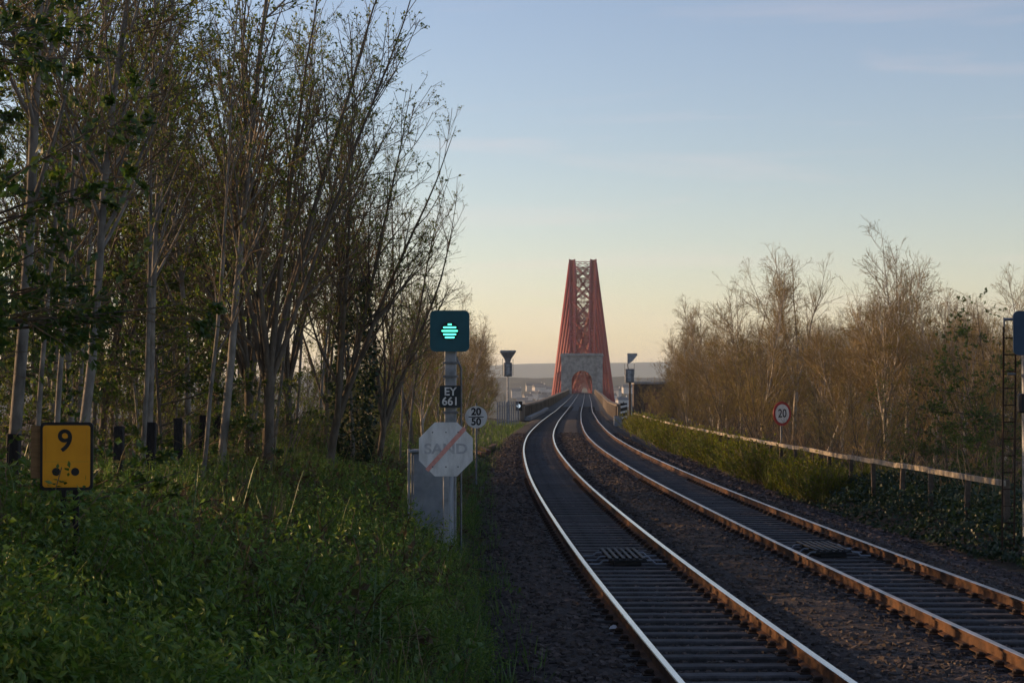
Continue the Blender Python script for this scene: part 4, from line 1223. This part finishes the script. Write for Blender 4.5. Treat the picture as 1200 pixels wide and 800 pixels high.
scatter_trees(24, (3.6, 7.0), (88, 172), ['bare', 'thicket', 'brush'], 'bare brown tree on the left bank near the flared lamp post', 'bare trees near the flared lamp post', 1.9, (0.5, 0.8), taken)

scatter_trees(14, (6.4, 12), (13, 24), ['leafy', 'fork', 'brush'], 'tree of the left wood beside the nearest stretch of line', 'left wood beside the camera', 1.5, (0.7, 1.0), taken, cond=lambda x, y: -1500 < x/y*2333 < -690)
scatter_trees(2, (9, 12), (26, 36), ['fork', 'brush'], 'tree deep in the left wood beyond the pale edge trunk', 'left wood beyond the edge trunk', 1.6, (0.7, 1.0), taken, cond=lambda x, y: -1000 < x/y*2333 < -620)
scatter_trees(14, (8.2, 12.5), (28, 58), ['brush'], 'leafing bush behind the dark fence posts at far left', 'leafing bushes behind the dark fence posts', 1.2, (0.55, 0.85), taken, 'bush', cond=lambda x, y: -660 < x/y*2333 < -330)
scatter_trees(9, (3.2, 5.2), (70, 112), ['brush', 'bare'], 'leafing bush on the bank right behind the green signal', 'leafing bushes behind the green signal', 2.0, (0.55, 0.8), taken, 'bush')
# ---- right wood
GR = 'trees of the right hand wood'
def rt(kind, var, px, Y_, label, scale=1.0, lean=(0, 0), **kw):
    taken.append((gx(px, Y_), Y_)); return tree(kind, var, gx(px, Y_), Y_, label, GR, scale=scale, lean=lean, **kw)
rt('bare', 1, 868, 97, 'tall bare tree with sunlit pale trunk left of the red ring sign', 1.0)
rt('bare', 0, 893, 92, 'pale leaning bare tree just behind the red ring sign', 0.95, (0.06, 0))
rt('bare', 3, 930, 95, 'bare tree with wide brown crown behind and right of red ring sign', 1.02)
rt('bare', 2, 968, 78, 'bare tree with trunk leaning right past the red ring sign', 0.82, (0.42, 0))
rt('bare', 1, 1040, 70, 'bare birch with twin white stems behind the rail fence', 0.80, (-0.04, 0), rz=1.0)
rt('bare', 2, 1062, 74, 'tallest bare tree of the right wood above the rail fence', 0.92)
rt('bare', 0, 1095, 66, 'bare tree with pale lower trunk near the fence end', 0.72)
rt('bare', 3, 1130, 60, 'bare brown tree left of the right edge signal', 0.60)
rt('bare', 1, 1178, 64, 'bare tree behind the ladder of the right edge signal', 0.62)
rt('bare', 0, 836, 115, 'slim bare tree with pale trunk third left of red ring sign', 0.95)
rt('bare', 3, 815, 135, 'brown bare tree mid distance on the right of the line', 0.92)
rt('bare', 2, 795, 160, 'small bare tree nearest the brick abutment', 0.80)
def scat_r(n, er, yr, kinds, label, group, mind, scale, cat='tree'):
    k = 0; tries = 0
    while k < n and tries < n*60:
        tries += 1
        y = random.uniform(*yr); x = float(Xr(y))+2*G+SIX+random.uniform(*er)
        if x/y*2333 > 680: continue
        if 285 < x/y*2333 < 345 and y < 80: continue          # keeps the speed sign clear
        if any((x-a)**2+(y-b_)**2 < mind**2 for a, b_ in taken): continue
        taken.append((x, y))
        tree(random.choice(kinds), random.randrange(4), x, y, label, group, cat, random.uniform(*scale), (random.uniform(-.06, .06), random.uniform(-.05, .05)))
        k += 1
scat_r(64, (4.4, 24), (66, 130), ['bare'], 'bare brown tree among the crowded crowns of the right wood', 'crowded crowns of the right wood', 1.5, (0.55, 0.78))
scat_r(26, (4.6, 30), (125, 184), ['bare', 'bare', 'thicket'], 'distant bare brown tree towards the brick abutment', 'distant trees of the right wood', 2.6, (0.65, 0.95))
scat_r(60, (3.7, 15), (46, 160), ['thicket'], 'low brown thicket bush under the right hand trees', 'thicket under the right trees', 1.2, (0.55, 0.95), 'bush')
for k, (px, Y_, s_, lb) in enumerate(((1150, 47, 0.42, 'dark leafy bush just behind the near end of the rail fence'), (1110, 52, 0.36, 'dark leafy bush behind the rail fence below the pale lower trunk'), (1186, 44, 0.45, 'dark leafy bush beneath the ladder of the right edge signal'),
        (1080, 58, 0.34, 'low leafy bush behind the broken joint of the rail fence'), (1168, 56, 0.55, 'tall leafy bush left of the right edge signal post'), (1030, 62, 0.30, 'small leafy bush at the foot of the twin stemmed birch'))):
    taken.append((gx(px, Y_), Y_)); tree('leafy', k, gx(px, Y_), Y_, lb, 'leafy bushes behind the fence end', 'bush', s_, name='leafy_bush')

# ---- ivy on one trunk of the left wood
def leaf_cloud(name, n, fn, size, m, seed, ratio=0.8):
    rg = np.random.default_rng(seed)
    P, D = fn(rg, n)
    V, F = leaf_geo(rg, P, D, size*(0.6+0.8*rg.random(len(P))), ratio, 0.2)
    return mesh_np(name, V, [F], [m])
def ivy_fn(rg, n):
    z = rg.random(n)**1.2*5.0
    a = rg.random(n)*6.283; r = (0.16+0.42*np.sin(np.clip(z/5.0, 0, 1)*2.6+0.3)*rg.random(n)**0.5)*(0.7+0.6*hash_noise(a*1.5, z, 1.3))
    return np.stack([np.cos(a)*r, np.sin(a)*r, z], -1), np.stack([np.cos(a), np.sin(a), 0*z], -1)
iv = link('climbing_ivy', leaf_cloud('climbing_ivy', 5200, ivy_fn, 0.09, M['ivy'], 3), None, (gx(415, 47), 47.0, float(zg(gx(415, 47), 47.))))
tag(iv, 'dark climbing ivy round a trunk left of the octagonal sign', 'ivy')

# ------------------------------------------------------------------ undergrowth (uncountable)
def tmpl_nettle(rg, h):
    P0 = grow(rg, np.zeros((1, 3)), np.array([[0.1*rg.normal(), 0.1*rg.normal(), 1.]]), np.array([h]), 7, 0.08, 0.02)
    n = 28; t = 0.2+0.8*np.sort(rg.random(n)); p, d, _ = sample(P0, np.ones((1, 7)), np.zeros(n, int), t)
    D = side_dirs(rg, d, np.radians(60+25*rg.random(n)))
    V, F = leaf_geo(rg, p, D, (0.062-0.028*t)*(0.7+0.7*rg.random(n)), 0.55, 0.25)
    return V, F
def tmpl_cleaver(rg, h):
    n = 6; P0 = grow(rg, rg.normal(0, 0.06, (n, 3))*np.array([1, 1, 0]), rg.normal(0, 0.35, (n, 3))*np.array([1, 1, 0])+np.array([0, 0, 1.]), h*(0.6+0.5*rg.random(n)), 7, 0.16, -0.01)
    m = 66; wh = rg.integers(0, n, m); p, d, _ = sample(P0, np.ones((n, 7)), wh, 0.2+0.8*rg.random(m))
    V, F = leaf_geo(rg, p, side_dirs(rg, d, np.radians(50+40*rg.random(m))), 0.035+0.03*rg.random(m), 0.42, 0.0)
    return V, F
def tmpl_bramble(rg, h):
    n = 3; P0 = grow(rg, np.zeros((n, 3)), rg.normal(0, 0.6, (n, 3))*np.array([1, 1, 0])+np.array([0, 0, 1.]), h*(1.0+0.6*rg.random(n)), 9, 0.10, -0.14)
    m = 14; wh = rg.integers(0, n, m); p, d, _ = sample(P0, np.ones((n, 9)), wh, 0.15+0.85*rg.random(m))
    p = np.repeat(p, 3, 0); D = side_dirs(rg, np.repeat(d, 3, 0), np.radians(60+30*rg.random(m*3)))
    V, F = leaf_geo(rg, p, D, 0.06+0.04*rg.random(m*3), 0.7, 0.15)
    Vt, Ft = tubes([(P0, np.full((n, 9), 0.006), 3)])
    Ft = np.concatenate([Ft[:, [0, 1, 2]], Ft[:, [0, 2, 3]]])
    return np.concatenate([V, Vt]), np.concatenate([F, Ft+len(V)])
def tmpl_grass(rg, h, n=16, w=0.012, droop=-0.10):
    P0 = grow(rg, rg.normal(0, 0.05, (n, 3))*np.array([1, 1, 0]), rg.normal(0, 0.28, (n, 3))*np.array([1, 1, 0])+np.array([0, 0, 1.]), h*(0.5+0.6*rg.random(n)), 4, 0.06, droop)
    a = rg.random(n)*6.283; q = np.stack([np.cos(a), np.sin(a), 0*a], -1)[:, None]*w*np.array([1, .9, .6, .08])[None, :, None]
    V = np.stack([P0-q, P0+q], 2).reshape(n, 8, 3)
    f = np.array([[0, 1, 3], [0, 3, 2], [2, 3, 5], [2, 5, 4], [4, 5, 7], [4, 7, 6]])
    F = (f[None]+(np.arange(n)*8)[:, None, None]).reshape(-1, 3)
    return V.reshape(-1, 3), F
def tmpl_stick(rg, h):
    n = 3; P0 = grow(rg, rg.normal(0, 0.1, (n, 3))*np.array([1, 1, 0]), rg.normal(0, 0.4, (n, 3))*np.array([1, 1, 0])+np.array([0, 0, 1.]), h*(0.5+0.7*rg.random(n)), 5, 0.12, 0.0)
    V, F = tubes([(P0, np.full((n, 5), 0.006)*np.linspace(1, .5, 5)[None], 3)])
    return V, np.concatenate([F[:, [0, 1, 2]], F[:, [0, 2, 3]]])

def merge(name, temps, X, Y_, Z, S, m, label, seed, kind='stuff'):
    rg = np.random.default_rng(seed); n = len(X)
    which = rg.integers(0, len(temps), n); Vs, Fs, off = [], [], 0
    for k, (V, F) in enumerate(temps):
        ii = np.where(which == k)[0]
        if len(ii) == 0: continue
        a = rg.random(len(ii))*6.283; c, s = np.cos(a)[:, None], np.sin(a)[:, None]; sc = S[ii][:, None]
        W = np.stack([(V[None, :, 0]*c-V[None, :, 1]*s)*sc+X[ii][:, None], (V[None, :, 0]*s+V[None, :, 1]*c)*sc+Y_[ii][:, None], V[None, :, 2]*sc+Z[ii][:, None]], -1)
        Fs.append((F[None]+(np.arange(len(ii))*len(V))[:, None, None]).reshape(-1, F.shape[1])+off)
        Vs.append(W.reshape(-1, 3)); off += len(ii)*len(V)
    o = link(name, mesh_np(name, np.concatenate(Vs), [np.concatenate(Fs)], [m]))
    return tag(o, label, kind=kind)

rg = np.random.default_rng(77)
def left_pts(n, d0, d1, y0, y1, pw, dpw=1.0):
    y = y0+(y1-y0)*rg.random(n)**pw; d = d0+(d1-d0)*rg.random(n)**dpw
    x = Xr(y)-d
    ok = (x/y*2333 > -660)
    return x[ok], y[ok], zg(x[ok], y[ok])-0.02, d[ok]
def patch(x, y, f, s): return hash_noise(x, y, f, s)
x, y, z, d = left_pts(9800, 1.6, 8.5, 12, 100, 1.9)
pk = sm(0.28, 0.72, patch(x, y, 0.6, 21)); hgt = (0.38+0.75*pk+0.5*patch(x, y, 0.22, 71))*(0.35+0.65*sm(1.3, 3.2, d))*(1-0.35*sm(3.5, 5.5, d)*sm(19, 24, y)); k = rg.random(len(x)) < 0.22+0.8*pk
merge('nettle_undergrowth', [tmpl_nettle(rg, 0.85) for _ in range(8)], x[k], y[k], z[k], hgt[k], M['nettle'], 'mass of dark green nettle leaves over the left bank', 1)
x, y, z, d = left_pts(4300, 1.55, 8.0, 12, 48, 1.7)
pk = sm(0.35, 0.75, patch(x, y, 0.5, 33)); hgt = (0.45+0.85*pk+0.5*patch(x, y, 0.22, 71))*(0.35+0.65*sm(1.3, 3.2, d))*(1-0.35*sm(3.5, 5.5, d)*sm(19, 24, y)); k = rg.random(len(x)) < 0.08+0.92*pk
merge('cleavers_undergrowth', [tmpl_cleaver(rg, 0.8) for _ in range(8)], x[k], y[k], z[k], hgt[k], M['cleaver'], 'mass of bright green feathery weeds over the left bank', 2)
x, y, z, d = left_pts(640, 2.2, 9.0, 14.5, 60, 1.4)
merge('bramble_undergrowth', [tmpl_bramble(rg, 0.9) for _ in range(8)], x, y, z, 0.55+0.5*rg.random(len(x)), M['nettle'], 'arching bramble stems and leaves over the left bank', 3)
x, y, z, d = left_pts(1300, 1.8, 9.5, 14, 70, 1.1)
merge('dead_stems', [tmpl_stick(rg, 0.9) for _ in range(8)], x, y, z, 0.4+0.7*rg.random(len(x)), M['dead'], 'dead brown stems standing among the undergrowth', 4)
x, y, z, d = left_pts(1800, 2.2, 7.0, 14, 60, 1.2)
pk = patch(x, y, 0.4, 51); k = pk > 0.56
merge('withered_undergrowth', [tmpl_bramble(rg, 0.7) for _ in range(6)], x[k], y[k], z[k], 0.7+0.6*rg.random(k.sum()), M['dead_leaf'], 'withered brown plants among the undergrowth', 5)
x, y, z, d = left_pts(2600, 1.15, 5.0, 11, 180, 1.6, 1.6)
merge('bank_grass', [tmpl_grass(rg, 0.5, 11) for _ in range(8)], x, y, z, 0.35+0.6*rg.random(len(x)), M['nettle'], 'dark green grass tufts along the left bank edge', 6)

x, y, z, d = left_pts(2200, 2.0, 8.0, 13, 50, 1.5)
k = patch(x, y, 0.5, 91) > 0.42
merge('tall_grass', [tmpl_grass(rg, 0.9, 14, 0.008) for _ in range(8)], x[k], y[k], z[k], 0.5+0.6*rg.random(k.sum()), M['cleaver'], 'long green grass blades rising through the left bank undergrowth', 12)
# right verge
def right_pts(n, e0, e1, y0, y1, pw=1.0):
    y = y0+(y1-y0)*rg.random(n)**pw; e = e0+(e1-e0)*rg.random(n)
    x = Xr(y)+2*G+SIX+e; ok = (x/y*2333 < 650)
    return x[ok], y[ok], zg(x[ok], y[ok])-0.02, e[ok]
x, y, z, e = right_pts(4000, 1.9, 4.6, 50, 190, 1.3)
k = rg.random(len(x)) < 0.35+0.65*sm(1.8, 2.6, e)
merge('verge_grass', [tmpl_grass(rg, 0.85, 11, 0.015, -0.04) for _ in range(8)], x[k], y[k], z[k], (0.4+0.7*patch(x, y, 0.45, 5))[k], M['grass'], 'tall yellow green grass on the right hand verge', 7)
x, y, z, e = right_pts(1100, 3.3, 7.0, 30, 56, 1.0)
merge('fence_grass', [tmpl_grass(rg, 0.6, 14) for _ in range(6)], x, y, z, 0.4+0.7*rg.random(len(x)), M['nettle'], 'dark green grass and weeds round the fence end', 8)
x, y, z, e = right_pts(1200, 3.5, 14, 30, 120, 1.0)
merge('thicket_stems', [tmpl_stick(rg, 1.3) for _ in range(8)], x, y, z, 0.6+1.0*rg.random(len(x)), M['dead'], 'dead brown stems standing under the right trees', 9)

# dark ivy carpet on the right
n = 40000
y = 26+30*rg.random(n)**1.1; e = 1.7+4.2*rg.random(n); e = np.maximum(e, 2.3-(y-26)*0.03)
x = Xr(y)+2*G+SIX+e; k = (rg.random(n) < 0.3+1.0*patch(x, y, 0.6, 61)*sm(1.6, 2.8, e)) & (x/y*2333 < 640)
x, y, e = x[k], y[k], e[k]
z = zg(x, y)+0.03+(0.15+0.75*patch(x, y, 0.8, 62))*rg.random(len(x))**0.5*sm(1.5, 3.2, e)
V, F = leaf_geo(rg, np.stack([x, y, z], -1), rg.normal(0, 1, (len(x), 3))*np.array([1, 1, .4])+np.array([0, -0.4, 0.3]), 0.06+0.05*rg.random(len(x)), 0.85, 0.1)
tag(link('ivy_carpet', mesh_np('ivy_carpet', V, [F], [M['ivy']])), 'dark glossy ivy carpet right of the further track', kind='stuff')

# broom bushes along the fence
def broom_me(seed):
    rg = np.random.default_rng(seed)
    n = 130; P0 = grow(rg, rg.normal(0, 0.22, (n, 3))*np.array([1, 1, 0]), rg.normal(0, 0.6, (n, 3))*np.array([1, 1, 0])+np.array([0, 0, 1.]), 0.7+0.6*rg.random(n), 6, 0.08, 0.05)
    Vt, Ft = tubes([(P0, np.full((n, 6), 0.006), 3)])
    m = 4600; wh = rg.integers(0, n, m); p, d, _ = sample(P0, np.ones((n, 6)), wh, 0.15+0.85*rg.random(m))
    Vl, Fl = leaf_geo(rg, p, d, 0.05+0.05*rg.random(m), 0.4, -0.2)
    return mesh_np('stems', Vt, [Ft], [M['dead']]), mesh_np('foliage', Vl, [Fl], [M['broom']])
BR = [broom_me(900+k) for k in range(3)]
BB = [(51, 1.0), (54.5, 1.15), (58, 1.05), (62, 1.25), (66.5, 1.1), (71, 1.3), (76.5, 1.15), (82, 1.35), (89, 1.2), (97, 1.4), (106, 1.25), (117, 1.4), (131, 1.3), (147, 1.45)]
ORD = ['nearest', 'second nearest', 'third nearest', 'fourth nearest', 'fifth nearest', 'sixth nearest', 'seventh nearest', 'seventh farthest', 'sixth farthest', 'fifth farthest', 'fourth farthest', 'third farthest', 'second farthest', 'farthest']
for k, (Y_, s_) in enumerate(BB):
    e_ = 2.35 + 0.45*((k*7) % 3)/2
    x_ = float(Xr(Y_))+2*G+SIX+e_
    t = empty('broom_bush', (x_, Y_, float(zg(x_, Y_))-0.05), (0, 0, k*1.7)); t.scale = (s_*1.1, s_*1.1, s_*0.9)
    tag(t, 'feathery yellow green broom bush by the rail fence, %s in the row' % ORD[k], 'bush', 'broom bushes along the rail fence')
    link('stems', BR[k % 3][0], t); link('foliage', BR[k % 3][1], t)

# leafy shrub in front of the yellow board
def shrub_me(seed):
    rg = np.random.default_rng(seed)
    n = 26; P0 = grow(rg, rg.normal(0, 0.14, (n, 3))*np.array([1, .5, 0]), rg.normal(0, 0.42, (n, 3))*np.array([1, .6, 0])+np.array([0, 0, 1.]), 0.75+0.5*rg.random(n), 8, 0.12, -0.01)
    Vt, Ft = tubes([(P0, np.full((n, 8), 0.005), 4)])
    m = 900; wh = rg.integers(0, n, m); p, d, _ = sample(P0, np.ones((n, 8)), wh, 0.2+0.8*rg.random(m))
    Vl, Fl = leaf_geo(rg, p+rg.normal(0, 0.03, p.shape), side_dirs(rg, d, np.radians(40+40*rg.random(m))), 0.035+0.035*rg.random(m), 0.6, 0.0)
    return mesh_np('stems', Vt, [Ft], [M['twig']]), mesh_np('foliage', Vl, [Fl], [M['cleaver']])
for k, (px, Y_, s_, lb) in enumerate(((40, 16.2, 0.72, 'leafy green shrub reaching over the lower left of the yellow board'), (92, 16.4, 0.78, 'leafy green shrub below the yellow board hiding its posts'), (14, 16.8, 1.15, 'leafy green shrub at the left edge beside the yellow board'), (140, 18.5, 0.95, 'leafy green shrub just right of the yellow board'))):
    x_ = gx(px, Y_); t = empty('leafy_shrub', (x_, Y_, float(zg(x_, Y_))-0.03), (0, 0, k*2.1)); t.scale = (s_, s_, s_)
    tag(t, lb, 'shrub', 'leafy shrubs round the yellow board')
    a_, b_ = shrub_me(950+k); link('stems', a_, t); link('foliage', b_, t)

# ------------------------------------------------------------------ air
b = MB(); b.box(-9800, 9800, -150, 10500, -54, 150)
hz = b.build('haze', M['soil'])
hm = bpy.data.materials.new('haze_air'); hm.use_nodes = True
nt = hm.node_tree; nt.nodes.clear()
ho = nt.nodes.new('ShaderNodeOutputMaterial'); hv = nt.nodes.new('ShaderNodeVolumePrincipled')
hv.inputs['Color'].default_value = (0.78, 0.92, 1.0, 1); hv.inputs['Density'].default_value = 0.9e-4; hv.inputs['Anisotropy'].default_value = 0.0
nt.links.new(hv.outputs['Volume'], ho.inputs['Volume'])
hz.data.materials.clear(); hz.data.materials.append(hm)
tag(hz, kind='stuff')
